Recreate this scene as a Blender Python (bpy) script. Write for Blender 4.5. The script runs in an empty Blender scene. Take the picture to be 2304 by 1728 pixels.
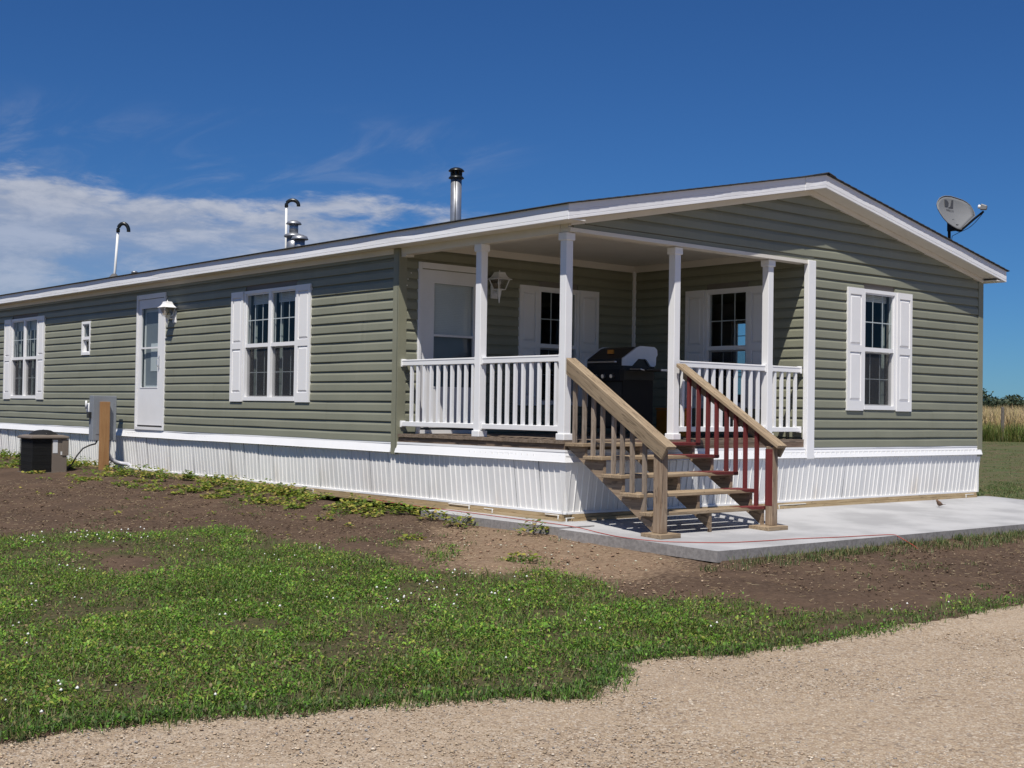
import bpy, math, random
import numpy as np
from mathutils import Vector, Matrix
random.seed(7); RNG = np.random.default_rng(7)
scn = bpy.context.scene
col = scn.collection

# ------------------------------------------------------------------ camera
yaw, pitch, roll = math.radians(40.318), math.radians(1.121), math.radians(0.878)
FW = Vector((math.sin(yaw)*math.cos(pitch), math.cos(yaw)*math.cos(pitch), math.sin(pitch)))
RT = FW.cross(Vector((0, 0, 1))).normalized(); UP = RT.cross(FW)
R2 = RT*math.cos(roll)+UP*math.sin(roll); U2 = -RT*math.sin(roll)+UP*math.cos(roll)
CAM = Vector((-9.365, -10.147, 1.179))
cd = bpy.data.cameras.new('camera'); cam = bpy.data.objects.new('camera', cd); col.objects.link(cam)
cd.sensor_width = 36; cd.lens = 2935.3/2304*36; cd.clip_start = .1; cd.clip_end = 9000
M3 = Matrix((R2, U2, -FW)).transposed()
cam.matrix_world = Matrix.Translation(CAM) @ M3.to_4x4()
scn.camera = cam

# ------------------------------------------------------------------ light
LD = Vector((1.26, 1.0, -2.7155)).normalized()          # direction the sunlight travels
SUN_EL = math.asin(-LD.z); SUN_AZ = math.atan2(-LD.x, -LD.y)   # azimuth from +Y, clockwise
world = bpy.data.worlds.new('World'); scn.world = world; world.use_nodes = True
wn = world.node_tree; wn.nodes.clear()
def N(t, k, **kw):
    n = t.nodes.new(k)
    for a, b in kw.items(): setattr(n, a, b)
    return n
wo = N(wn, 'ShaderNodeOutputWorld'); bg = N(wn, 'ShaderNodeBackground')
sky = N(wn, 'ShaderNodeTexSky', sky_type='NISHITA'); sky.sun_disc = False
sky.sun_elevation = SUN_EL; sky.sun_rotation = SUN_AZ % (2*math.pi)
sky.altitude = 600; sky.air_density = 1.0; sky.dust_density = 0.0; sky.ozone_density = 5.0
SKY_STRENGTH = .05
bg.inputs['Strength'].default_value = SKY_STRENGTH
tc = N(wn, 'ShaderNodeTexCoord'); sep = N(wn, 'ShaderNodeSeparateXYZ')
wn.links.new(tc.outputs['Generated'], sep.inputs[0])
def wm(op, a, b=None, c=None, clamp=False):
    n = N(wn, 'ShaderNodeMath', operation=op); n.use_clamp = clamp
    for i, x in enumerate((a, b, c)):
        if x is None: continue
        if isinstance(x, (int, float)): n.inputs[i].default_value = x
        else: wn.links.new(x, n.inputs[i])
    return n.outputs[0]
def wsmooth(x, lo, hi):
    n = N(wn, 'ShaderNodeMapRange', interpolation_type='SMOOTHERSTEP')
    wn.links.new(x, n.inputs[0]); n.inputs[1].default_value = lo; n.inputs[2].default_value = hi
    return n.outputs[0]
X, Y, Z = sep.outputs
den = wm('ADD', wm('MAXIMUM', Z, 0.0), .10)
comb = N(wn, 'ShaderNodeCombineXYZ')
wn.links.new(wm('DIVIDE', X, den), comb.inputs[0]); wn.links.new(wm('DIVIDE', Y, den), comb.inputs[1])
def wnoise(scale, detail, rough, off, dist=.0, sc=(1, 1, 1), rz=0):
    mp = N(wn, 'ShaderNodeMapping'); mp.inputs['Location'].default_value = off; mp.inputs['Scale'].default_value = sc
    mp.inputs['Rotation'].default_value = (0, 0, rz)
    wn.links.new(comb.outputs[0], mp.inputs[0])
    n = N(wn, 'ShaderNodeTexNoise'); n.inputs['Scale'].default_value = scale; n.inputs['Detail'].default_value = detail
    n.inputs['Roughness'].default_value = rough; n.inputs['Distortion'].default_value = dist
    wn.links.new(mp.outputs[0], n.inputs['Vector']); return n.outputs['Fac']
n1 = wnoise(1.1, 9, .58, (3.1, 1.7, 0), .4, (1, 1, 1))
n2 = wnoise(2.6, 8, .6, (8.2, 4.1, 0), 1.2, (1.2, .6, 1), -.9)
comb2 = N(wn, 'ShaderNodeCombineXYZ'); wn.links.new(X, comb2.inputs[0]); wn.links.new(Y, comb2.inputs[1]); wn.links.new(wm('MULTIPLY', Z, 3.4), comb2.inputs[2])
def dnoise(scale, detail, rough, off):
    mp = N(wn, 'ShaderNodeMapping'); mp.inputs['Location'].default_value = off; wn.links.new(comb2.outputs[0], mp.inputs[0])
    n = N(wn, 'ShaderNodeTexNoise'); n.inputs['Scale'].default_value = scale; n.inputs['Detail'].default_value = detail; n.inputs['Roughness'].default_value = rough; n.inputs['Distortion'].default_value = .25
    wn.links.new(mp.outputs[0], n.inputs['Vector']); return n.outputs['Fac']
n3 = dnoise(7.0, 10, .60, (1.2, 9.4, .3)); n4 = dnoise(18.0, 8, .62, (5.2, 2.4, 1.3))
# the cloud bank stands in the north-north-west to north, low over the horizon
hl = wm('SQRT', wm('ADD', wm('MULTIPLY', X, X), wm('MULTIPLY', Y, Y)))
caz = wm('DIVIDE', wm('ADD', wm('MULTIPLY', X, math.sin(math.radians(8))), wm('MULTIPLY', Y, math.cos(math.radians(8)))), hl)
azmask = wsmooth(wm('ADD', caz, wm('MULTIPLY', wm('SUBTRACT', n3, .5), .03)), math.cos(math.radians(35)), math.cos(math.radians(29)))
azm2 = wsmooth(caz, math.cos(math.radians(28)), math.cos(math.radians(8)))
top = wm('ADD', wm('ADD', .139, wm('MULTIPLY', azm2, .015)), wm('ADD', wm('MULTIPLY', wm('SUBTRACT', n3, .5), .10), wm('MULTIPLY', wm('SUBTRACT', n4, .5), .035)))
low = wm('SUBTRACT', 1.0, wsmooth(wm('SUBTRACT', Z, top), -.014, .012))
body = wsmooth(wm('ADD', wm('MULTIPLY', n4, .4), wm('MULTIPLY', n3, .6)), .38, .60)
edge = wm('MULTIPLY', wsmooth(wm('SUBTRACT', Z, top), -.05, -.012), .22)
bank = wm('MULTIPLY', wm('MULTIPLY', low, azmask), wm('ADD', wm('ADD', .27, wm('MULTIPLY', body, .38)), edge))
wis_band = wm('MULTIPLY', wsmooth(Z, .10, .14), wm('SUBTRACT', 1.0, wsmooth(Z, .185, .235)))
wisps = wm('MULTIPLY', wm('MULTIPLY', wis_band, azmask), wm('MULTIPLY', wsmooth(n2, .42, .76), .17))
cl = wm('MAXIMUM', bank, wisps, clamp=True)
mix = N(wn, 'ShaderNodeMix', data_type='RGBA')
wn.links.new(cl, mix.inputs['Factor'])
# clear-sky tint
hs = N(wn, 'ShaderNodeMix', data_type='RGBA', blend_type='MULTIPLY'); hs.inputs['Factor'].default_value = 1
wn.links.new(sky.outputs[0], hs.inputs['A']); hs.inputs['B'].default_value = (.40, .79, 1.27, 1)   # deep prairie-summer blue
wn.links.new(hs.outputs['Result'], mix.inputs['A'])
cmix = N(wn, 'ShaderNodeMix', data_type='RGBA')
wn.links.new(wsmooth(n4, .35, .7), cmix.inputs['Factor'])
cmix.inputs['A'].default_value = (6.8, 7.5, 9.2, 1); cmix.inputs['B'].default_value = (9.6, 10.0, 11.3, 1)
wn.links.new(cmix.outputs['Result'], mix.inputs['B'])
wn.links.new(mix.outputs['Result'], bg.inputs['Color']); wn.links.new(bg.outputs[0], wo.inputs[0])

sl = bpy.data.lights.new('sun', 'SUN'); sl.energy = 5.0; sl.angle = math.radians(.53); sl.color = (1.0, .95, .865)
sun = bpy.data.objects.new('sun', sl); col.objects.link(sun); sun.location = (-20, -16, 40)
sun.rotation_euler = LD.to_track_quat('-Z', 'Y').to_euler()
scn.view_settings.view_transform = 'Standard'; scn.view_settings.look = 'None'
scn.view_settings.exposure = 0.12; scn.view_settings.gamma = 1; scn.view_settings.use_curve_mapping = False
scn.cycles.max_bounces = 8; scn.cycles.transparent_max_bounces = 24; scn.cycles.diffuse_bounces = 2

# ------------------------------------------------------------------ materials
class Mat:
    def __init__(s, name, base=(.5, .5, .5), rough=.6, metal=0, spec=.5):
        s.m = bpy.data.materials.new(name); s.m.use_nodes = True; s.t = s.m.node_tree
        s.b = s.t.nodes['Principled BSDF']; s.b.inputs['Base Color'].default_value = (*base, 1)
        s.b.inputs['Roughness'].default_value = rough; s.b.inputs['Metallic'].default_value = metal
        s.b.inputs['Specular IOR Level'].default_value = spec; s.base = base; s.tc = None
    def coord(s, kind='Object', sc=(1, 1, 1), rot=(0, 0, 0)):
        tc = N(s.t, 'ShaderNodeTexCoord'); mp = N(s.t, 'ShaderNodeMapping'); mp.inputs['Scale'].default_value = sc
        mp.inputs['Rotation'].default_value = rot
        s.t.links.new(tc.outputs[kind], mp.inputs[0]); return mp.outputs[0]
    def world(s, sc=(1, 1, 1)):
        g = N(s.t, 'ShaderNodeNewGeometry'); mp = N(s.t, 'ShaderNodeMapping'); mp.inputs['Scale'].default_value = sc
        s.t.links.new(g.outputs['Position'], mp.inputs[0]); return mp.outputs[0]
    def noise(s, vec, scale, detail=4, rough=.55, dist=0, out='Fac'):
        n = N(s.t, 'ShaderNodeTexNoise'); n.inputs['Scale'].default_value = scale; n.inputs['Detail'].default_value = detail
        n.inputs['Roughness'].default_value = rough; n.inputs['Distortion'].default_value = dist
        s.t.links.new(vec, n.inputs['Vector']); return n.outputs[out]
    def voronoi(s, vec, scale, out='Distance', feature='F1'):
        n = N(s.t, 'ShaderNodeTexVoronoi', feature=feature); n.inputs['Scale'].default_value = scale
        s.t.links.new(vec, n.inputs['Vector']); return n.outputs[out]
    def ramp(s, fac, stops, interp='LINEAR'):
        n = N(s.t, 'ShaderNodeValToRGB'); e = n.color_ramp.elements; n.color_ramp.interpolation = interp
        while len(e) < len(stops): e.new(.5)
        for i, (p, c) in enumerate(stops):
            e[i].position = p; e[i].color = (*c, 1) if len(c) == 3 else c
        s.t.links.new(fac, n.inputs[0]); return n.outputs[0]
    def rng(s, x, a, b, c=0, d=1, smooth=True):
        n = N(s.t, 'ShaderNodeMapRange'); n.interpolation_type = 'SMOOTHSTEP' if smooth else 'LINEAR'
        for i, v in enumerate((a, b, c, d)): n.inputs[i+1].default_value = v
        s.t.links.new(x, n.inputs[0]); return n.outputs[0]
    def math(s, op, a, b=None, clamp=False):
        n = N(s.t, 'ShaderNodeMath', operation=op); n.use_clamp = clamp
        for i, x in enumerate((a, b)):
            if x is None: continue
            if isinstance(x, (int, float)): n.inputs[i].default_value = x
            else: s.t.links.new(x, n.inputs[i])
        return n.outputs[0]
    def mix(s, fac, a, b, blend='MIX'):
        n = N(s.t, 'ShaderNodeMix', data_type='RGBA', blend_type=blend)
        for k, v in (('Factor', fac), ('A', a), ('B', b)):
            if isinstance(v, (int, float)): n.inputs[k].default_value = v
            elif isinstance(v, tuple): n.inputs[k].default_value = (*v, 1) if len(v) == 3 else v
            else: s.t.links.new(v, n.inputs[k])
        return n.outputs['Result']
    def attr(s, name, out='Color'):
        n = N(s.t, 'ShaderNodeAttribute'); n.attribute_name = name; return n.outputs[out]
    def color(s, c): s.t.links.new(c, s.b.inputs['Base Color']); return s
    def rough(s, c): s.t.links.new(c, s.b.inputs['Roughness']); return s
    def bump(s, hgt, strength=.3, dist=.01):
        n = N(s.t, 'ShaderNodeBump'); n.inputs['Strength'].default_value = strength; n.inputs['Distance'].default_value = dist
        s.t.links.new(hgt, n.inputs['Height']); s.t.links.new(n.outputs[0], s.b.inputs['Normal']); return s
    def objrand(s):
        n = N(s.t, 'ShaderNodeObjectInfo'); return n.outputs['Random']

def vary(m, base, amt=.06, scale=1.5, sc=(1, 1, 1), tint=None):
    """slow patchy variation of a surface colour, in world space, plus a per-piece shift"""
    w = m.world(sc)
    n = m.noise(w, scale, 5, .6)
    lo = tuple(c*(1-amt) for c in base); hi = tuple(c*(1+amt) for c in base)
    c = m.mix(m.rng(n, .3, .7), lo, hi)
    r = m.rng(m.objrand(), 0, 1, 1-amt*.5, 1+amt*.5, False)
    hsv = N(m.t, 'ShaderNodeHueSaturation'); m.t.links.new(c, hsv.inputs['Color']); m.t.links.new(r, hsv.inputs['Value'])
    return hsv.outputs[0]

MAT = {}
def simple(name, base, rough=.5, metal=0, amt=.05, scale=2, sc=(1, 1, 1), bump=None, spec=.5):
    m = Mat(name, base, rough, metal, spec); m.color(vary(m, base, amt, scale, sc))
    if bump: m.bump(m.noise(m.world(), bump[0], 4), bump[1], .004)
    MAT[name] = m.m; return m
def siding(name, base):
    m = Mat(name, base, .48); c = vary(m, base, .05, 1.2, (1, 1, 2.2))
    # dust streaks
    st = m.noise(m.world((9, 9, .7)), 1.0, 4, .6)
    c = m.mix(m.rng(st, .52, .8, 0, .16), c, (.34, .33, .27))
    m.color(c); m.bump(m.noise(m.world((2.2, 2.2, 60)), 1.5, 4), .12, .003); MAT[name] = m.m
siding('green_siding', (.222, .226, .167))
siding('green_trim', (.225, .225, .160))
simple('white_vinyl', (.80, .80, .81), .38, amt=.025)
simple('white_paint', (.74, .74, .75), .45, amt=.03)
simple('soffit_white', (.70, .665, .60), .5, amt=.04)
simple('fascia_metal', (.80, .80, .82), .33, amt=.03)
simple('shutter_white', (.79, .785, .79), .42, amt=.02, bump=(140, .1))
m = Mat('skirt_vinyl', (.80, .80, .79), .42)
w = m.world(); z = N(m.t, 'ShaderNodeSeparateXYZ'); m.t.links.new(w, z.inputs[0])
lowz = m.rng(z.outputs[2], .55, .08)
patch = m.rng(m.noise(m.world((1, 1, .35)), 1.3, 5, .6), .52, .75)
dirt = m.math('MULTIPLY', lowz, m.math('ADD', m.math('MULTIPLY', patch, .55), .10), True)
m.color(m.mix(dirt, vary(m, (.81, .805, .79), .035, 2), (.56, .46, .34))); MAT['skirt_vinyl'] = m.m

def wood(name, c1, c2, c3, axis=1, scale=6, rough=.8, bumps=.35, crack=True, wear=None):
    sc = [38, 38, 38]; sc[axis] = 2.2
    m = Mat(name, c1, rough)
    v = m.coord('Object', tuple(x*scale/6 for x in sc))
    off = N(m.t, 'ShaderNodeVectorMath', operation='ADD'); m.t.links.new(v, off.inputs[0])
    sc2 = N(m.t, 'ShaderNodeVectorMath', operation='SCALE'); sc2.inputs[0].default_value = (37, 91, 53)
    m.t.links.new(m.objrand(), sc2.inputs['Scale']); m.t.links.new(sc2.outputs[0], off.inputs[1]); v = off.outputs[0]
    g = m.noise(v, 1.0, 6, .65, .6)
    c = m.ramp(g, [(.28, c2), (.5, c1), (.72, c3)])
    big = m.noise(m.coord('Object', (3, 3, 3)), 1.0, 3)
    c = m.mix(m.rng(big, .35, .7, 0, .35), c, c2)
    r = m.rng(m.objrand(), 0, 1, .85, 1.12, False)
    hsv = N(m.t, 'ShaderNodeHueSaturation'); m.t.links.new(c, hsv.inputs['Color']); m.t.links.new(r, hsv.inputs['Value']); c = hsv.outputs[0]
    if crack:
        s3 = [16, 16, 16]; s3[axis] = .8
        cr = m.noise(m.coord('Object', tuple(s3)), 1.6, 3, .5, .8)
        line = m.math('SUBTRACT', 1.0, m.rng(m.math('ABSOLUTE', m.math('SUBTRACT', cr, .5)), .004, .022))
        c = m.mix(m.math('MULTIPLY', line, .65), c, tuple(x*.28 for x in c2))
    if wear: c = m.mix(m.rng(m.noise(m.coord('Object', (7, 7, 7)), 1.5, 5, .7), .60, .70), c, wear)
    m.color(c); m.bump(g, bumps, .004); MAT[name] = m.m
wood('rail_wood', (.30, .225, .145), (.215, .155, .095), (.39, .305, .205), 0)
wood('tread_wood', (.33, .245, .155), (.22, .155, .095), (.44, .34, .23), 0)
wood('stringer_wood', (.29, .21, .14), (.19, .13, .085), (.38, .29, .20), 1)
wood('baluster_wood', (.30, .24, .185), (.20, .15, .11), (.40, .33, .27), 2)
wood('newel_wood', (.28, .205, .14), (.15, .09, .052), (.42, .325, .235), 2)
wood('deck_wood', (.20, .15, .11), (.11, .08, .055), (.30, .235, .18), 0)
wood('rim_wood', (.19, .13, .09), (.10, .065, .045), (.27, .20, .15), 1)
wood('rim_wood_front', (.19, .13, .09), (.10, .065, .045), (.27, .20, .15), 0)
wood('timber_side', (.46, .34, .19), (.33, .23, .12), (.56, .43, .26), 1)
wood('timber_front', (.46, .34, .19), (.33, .23, .12), (.56, .43, .26), 0)
wood('pine_post', (.32, .17, .068), (.25, .12, .043), (.38, .215, .09), 2, crack=False)
wood('grey_post', (.14, .12, .10), (.08, .07, .06), (.20, .18, .16), 2)
wood('red_painted_wood', (.135, .018, .018), (.10, .013, .013), (.175, .028, .026), 2, bumps=.2, crack=False, wear=(.30, .20, .13))
wood('bark', (.09, .07, .055), (.05, .04, .03), (.13, .10, .08), 2, crack=False)

m = Mat('concrete', (.40, .40, .41), .85)
w = m.world(); a = m.noise(w, .9, 6, .6); b = m.noise(w, 24, 5, .65)
c = m.mix(m.rng(a, .38, .62), (.315, .315, .325), (.43, .43, .44)); c = m.mix(m.rng(b, .5, .8, 0, .3), c, (.36, .35, .34))
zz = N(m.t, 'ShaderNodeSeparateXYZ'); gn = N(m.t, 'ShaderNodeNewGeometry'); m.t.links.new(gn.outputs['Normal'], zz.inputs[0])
side = m.rng(zz.outputs[2], .8, .2)            # upright faces of the concrete: darker and browner than the top
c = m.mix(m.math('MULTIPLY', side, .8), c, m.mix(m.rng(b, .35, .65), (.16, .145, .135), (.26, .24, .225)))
sp = m.rng(m.noise(m.world((1, 3.2, 1)), 5, 5, .6), .62, .8, 0, .22)
c = m.mix(sp, c, (.33, .31, .30))
m.color(c); m.bump(b, .25, .004); MAT['concrete'] = m.m

# glass: a thin pane, mirror-like by angle, otherwise clear
def glassmat(name, tint, boost=1.0):
    m = bpy.data.materials.new(name); m.use_nodes = True; t = m.node_tree; t.nodes.clear()
    o = N(t, 'ShaderNodeOutputMaterial'); mx = N(t, 'ShaderNodeMixShader'); tr = N(t, 'ShaderNodeBsdfTransparent'); gl = N(t, 'ShaderNodeBsdfGlossy')
    tr.inputs[0].default_value = (*tint, 1); gl.inputs['Roughness'].default_value = .015; gl.inputs['Color'].default_value = (.92, .95, 1, 1)
    fr = N(t, 'ShaderNodeFresnel'); gb = N(t, 'ShaderNodeNewGeometry'); ir = N(t, 'ShaderNodeMapRange'); t.links.new(gb.outputs['Backfacing'], ir.inputs[0]); ir.inputs[3].default_value = 1.52; ir.inputs[4].default_value = 1/1.52; t.links.new(ir.outputs[0], fr.inputs[0])
    mu = N(t, 'ShaderNodeMath', operation='MULTIPLY'); mu.inputs[1].default_value = boost; mu.use_clamp = True
    ns = N(t, 'ShaderNodeTexNoise'); ns.inputs['Scale'].default_value = 1.6; g = N(t, 'ShaderNodeNewGeometry'); t.links.new(g.outputs['Position'], ns.inputs['Vector'])
    bp = N(t, 'ShaderNodeBump'); bp.inputs['Strength'].default_value = .05; bp.inputs['Distance'].default_value = .05
    t.links.new(ns.outputs[0], bp.inputs['Height']); t.links.new(bp.outputs[0], gl.inputs['Normal'])
    t.links.new(fr.outputs[0], mu.inputs[0]); t.links.new(mu.outputs[0], mx.inputs[0]); t.links.new(tr.outputs[0], mx.inputs[1]); t.links.new(gl.outputs[0], mx.inputs[2])
    t.links.new(mx.outputs[0], o.inputs[0]); MAT[name] = m
glassmat('window_glass', (.76, .80, .80), .45)
glassmat('lamp_glass', (.75, .70, .62), 1.4)
m = bpy.data.materials.new('insect_screen'); m.use_nodes = True; t = m.node_tree; b0 = t.nodes['Principled BSDF']
o = t.nodes['Material Output']; mx = N(t, 'ShaderNodeMixShader'); tr = N(t, 'ShaderNodeBsdfTransparent'); mx.inputs[0].default_value = .42
b0.inputs['Base Color'].default_value = (.05, .05, .055, 1); b0.inputs['Roughness'].default_value = .7
t.links.new(tr.outputs[0], mx.inputs[1]); t.links.new(b0.outputs[0], mx.inputs[2]); t.links.new(mx.outputs[0], o.inputs[0]); MAT['insect_screen'] = m

simple('interior_wall', (.19, .17, .15), .8); simple('interior_floor', (.16, .12, .09), .6); simple('curtain_cloth', (.34, .37, .35), .9, amt=.1, scale=9)
simple('blind_white', (.80, .80, .80), .6); simple('black_metal', (.016, .016, .017), .6, spec=.2); simple('black_plastic', (.02, .021, .022), .35)
simple('grill_enamel', (.020, .020, .021), .38, spec=.3); simple('grill_endcap', (.66, .67, .70), .4, .1, amt=.06)
simple('steel', (.62, .62, .63), .28, .9); simple('galvanised', (.36, .37, .39), .42, .7, amt=.12, scale=9)
simple('grey_panel_metal', (.23, .25, .28), .5, .1, amt=.08); simple('dish_grey', (.19, .195, .20), .45, amt=.03)
simple('dark_ink', (.05, .052, .06), .6); simple('pale_ink', (.80, .80, .80), .6); simple('orange_plastic', (.55, .20, .015), .5)
simple('shingle_dark', (.045, .045, .048), .9, amt=.25, scale=30, bump=(180, .5)); simple('roof_cement', (.10, .10, .105), .8)
simple('flue_black', (.015, .017, .017), .35, .3); simple('abs_black', (.012, .014, .013), .28); simple('pvc_white', (.78, .78, .76), .4)
simple('pvc_grey', (.48, .48, .52), .45); simple('cable_black', (.02, .02, .02), .5); simple('cord_orange', (.36, .065, .045), .5)
simple('ac_panel', (.17, .14, .115), .5, amt=.06); simple('ac_coil', (.020, .020, .019), .6, amt=.3, scale=40); simple('label_white', (.68, .69, .70), .5)
simple('foam_yellow', (.78, .72, .50), .8); simple('strap_white', (.80, .79, .74), .5)
simple('bird_brown', (.16, .10, .065), .9, amt=.25, scale=60); simple('bird_pale', (.40, .33, .29), .9)
simple('copper_red', (.45, .12, .08), .5)

# ------------------------------------------------------------------ building helpers
ORG = {}                                     # world position of each parent
class MB:
    def __init__(s): s.v = []; s.f = []
    def add(s, vs, fs):
        k = len(s.v); s.v += [tuple(map(float, p)) for p in vs]; s.f += [tuple(i+k for i in f) for f in fs]; return s
    def hexa(s, p):     # 8 points: bottom 4 (ccw), top 4
        return s.add(p, [(3, 2, 1, 0), (4, 5, 6, 7), (0, 1, 5, 4), (1, 2, 6, 5), (2, 3, 7, 6), (3, 0, 4, 7)])
    def box(s, x0, x1, y0, y1, z0, z1):
        x0, x1 = sorted((x0, x1)); y0, y1 = sorted((y0, y1)); z0, z1 = sorted((z0, z1))
        return s.hexa([(x0, y0, z0), (x1, y0, z0), (x1, y1, z0), (x0, y1, z0), (x0, y0, z1), (x1, y0, z1), (x1, y1, z1), (x0, y1, z1)])
    def extr(s, prof, P0, P1):
        """sweep a closed list of offsets prof[(dx,dy,dz)] from P0 to P1"""
        n = len(prof); a = [tuple(Vector(P0)+Vector(p)) for p in prof]; b = [tuple(Vector(P1)+Vector(p)) for p in prof]
        fs = [(i, (i+1) % n, n+(i+1) % n, n+i) for i in range(n)] + [tuple(range(n-1, -1, -1)), tuple(range(n, 2*n))]
        return s.add(a+b, fs)
    def tube(s, pts, r, seg=8, cap=True):
        pts = [Vector(p) for p in pts]; n = len(pts); rs = r if isinstance(r, (list, tuple)) else [r]*n
        vs = []; up = Vector((0, 0, 1))
        for i, p in enumerate(pts):
            d = (pts[min(i+1, n-1)]-pts[max(i-1, 0)]).normalized()
            a = d.cross(up) if abs(d.dot(up)) < .95 else d.cross(Vector((1, 0, 0)))
            a.normalize(); b = d.cross(a)
            for k in range(seg):
                t = 2*math.pi*k/seg; vs.append(p+(a*math.cos(t)+b*math.sin(t))*rs[i])
        fs = [(i*seg+k, i*seg+(k+1) % seg, (i+1)*seg+(k+1) % seg, (i+1)*seg+k) for i in range(n-1) for k in range(seg)]
        if cap: fs += [tuple(range(seg-1, -1, -1)), tuple((n-1)*seg+k for k in range(seg))]
        return s.add(vs, fs)
    def lathe(s, c, prof, seg=20):
        """prof: list of (r, z) round a vertical axis at c=(x,y,z0)"""
        vs = []; n = len(prof)
        for r, z in prof:
            for k in range(seg):
                t = 2*math.pi*k/seg; vs.append((c[0]+r*math.cos(t), c[1]+r*math.sin(t), c[2]+z))
        fs = [(i*seg+k, i*seg+(k+1) % seg, (i+1)*seg+(k+1) % seg, (i+1)*seg+k) for i in range(n-1) for k in range(seg)]
        fs += [tuple(range(seg-1, -1, -1)), tuple((n-1)*seg+k for k in range(seg))]
        return s.add(vs, fs)
    def build(s, name, mat, parent=None, smooth=False, local=None):
        """local: optional Matrix (rotation) – vertices are then stored in that local frame so grain follows the piece"""
        V = np.array(s.v); c = (V.min(0)+V.max(0))/2; c[2] = V[:, 2].min()
        if local is not None:
            c = V.mean(0); Rm = np.array(local.to_3x3()); Vl = (V-c) @ Rm
        else: Vl = V-c
        me = bpy.data.meshes.new(name); me.from_pydata(Vl.tolist(), [], s.f); me.materials.append(MAT[mat] if isinstance(mat, str) else mat)
        if smooth: me.polygons.foreach_set('use_smooth', [True]*len(me.polygons))
        me.update(); o = bpy.data.objects.new(name, me); col.objects.link(o)
        w = Vector(c); base = Vector((0, 0, 0))
        if parent is not None: o.parent = parent; base = ORG[parent.name]
        o.location = w-base; ORG[o.name] = w
        if local is not None: o.rotation_euler = local.to_euler()
        return o
def empty(name, loc, label=None, cat=None, group=None, parent=None):
    o = bpy.data.objects.new(name, None); col.objects.link(o); o.empty_display_size = .2
    base = ORG[parent.name] if parent else Vector((0, 0, 0))
    o.parent = parent; o.location = Vector(loc)-base; ORG[o.name] = Vector(loc); return tag(o, label, cat, group)
def tag(o, label=None, cat=None, group=None, kind=None):
    if label: o['label'] = label
    if cat: o['category'] = cat
    if group: o['group'] = group
    if kind: o['kind'] = kind
    return o
def bevel(o, w=.004, seg=1):
    md = o.modifiers.new('bevel', 'BEVEL'); md.width = w; md.segments = seg; md.limit_method = 'ANGLE'; return o

class Fr:      # a wall frame: a along the wall, z up, w outwards
    def __init__(s, o, u, out): s.o = Vector(o); s.u = Vector(u); s.n = Vector(out)
    def p(s, a, z, w=0): q = s.o+s.u*a+s.n*w; return (q.x, q.y, z)
    def box(s, mb, a0, a1, z0, z1, w0, w1):
        return mb.hexa([s.p(a0, z0, w0), s.p(a1, z0, w0), s.p(a1, z0, w1), s.p(a0, z0, w1), s.p(a0, z1, w0), s.p(a1, z1, w0), s.p(a1, z1, w1), s.p(a0, z1, w1)])
SIDE = Fr((0, 0, 0), (0, 1, 0), (-1, 0, 0)); GAB = Fr((0, 0, 0), (1, 0, 0), (0, -1, 0))
DOORW = Fr((0, 3.06, 0), (1, 0, 0), (0, -1, 0)); INW = Fr((4.13, 0, 0), (0, 1, 0), (-1, 0, 0))
W, L = 8.245, 23.2
FAR = Fr((W, 0, 0), (0, 1, 0), (1, 0, 0)); BACK = Fr((0, L, 0), (1, 0, 0), (0, 1, 0))
ZT = .76; ZF = 3.154; SL = .196; OX = .245; OY = .263; FH = .166; DK = .86

# ================================================================== GROUND
def ipw(y, xs, ys): return np.interp(y, xs, ys)
def hfun(x, y):
    x = np.asarray(x, float); y = np.asarray(y, float)
    wy = np.interp(y, [-2.27, -.5, 1, 3, 6, 9, 12, 30], [-.175, -.085, -.09, -.05, 0, .06, .08, .08])
    dx = np.maximum(0, -.5-x); dy = np.maximum(0, -2.27-y); d = np.hypot(dx, dy)
    z = np.maximum(wy-.045*d, -.32)
    r = np.hypot(x-4, y); t = np.clip((r-14)/36, 0, 1); s = np.clip((x+y-2)/14, 0, 1); s = s*s*(3-2*s)
    return z+.4*t*t*(3-2*t)*s
def vnoise(x, y, seed=0):
    """smooth value noise 0..1"""
    xi = np.floor(x).astype(np.int64); yi = np.floor(y).astype(np.int64); fx = x-xi; fy = y-yi
    fx = fx*fx*(3-2*fx); fy = fy*fy*(3-2*fy)
    def hsh(i, j):
        n = (i*374761393+j*668265263+seed*1442695041) & 0x7fffffff; n = ((n ^ (n >> 13))*1274126177) & 0x7fffffff
        return ((n ^ (n >> 16)) & 0xffff)/65535.
    a = hsh(xi, yi); b = hsh(xi+1, yi); c = hsh(xi, yi+1); d = hsh(xi+1, yi+1)
    return a*(1-fx)*(1-fy)+b*fx*(1-fy)+c*(1-fx)*fy+d*fx*fy
def fbm(x, y, sc, oct=4, seed=0, g=.5):
    s = 0; a = 1; t = 0
    for k in range(oct): s = s+a*vnoise(x*sc+17.3*k, y*sc-9.1*k, seed+k); t += a; a *= g; sc *= 2.03
    return s/t
ROADE = [(-7.33, -4.29), (-6.9, -4.25), (-6.5, -4.37), (-6.02, -4.56), (-5.48, -4.73), (-5.02, -4.88), (-4.66, -5.19), (-4.06, -4.9), (-3.96, -4.62), (-3.47, -4.62), (-3.03, -4.83), (-2.19, -4.94), (-1.35, -4.94), (.46, -4.88)]
GREENE = [(-4.54, 3.84), (-3.5, 3.04), (-3.2, 2.94), (-2.36, 2.79), (-2.46, 1.89), (-2.94, .99), (-2.6, 1.16), (-2.54, .33), (-2.59, -.63), (-2.59, -1.1), (-2.22, -1.68), (-1.97, -1.8), (-1.79, -2.36), (-2.21, -2.87), (-1.68, -3.57), (-1.63, -4.06), (-.95, -4.42), (.93, -4.55)]
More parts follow.
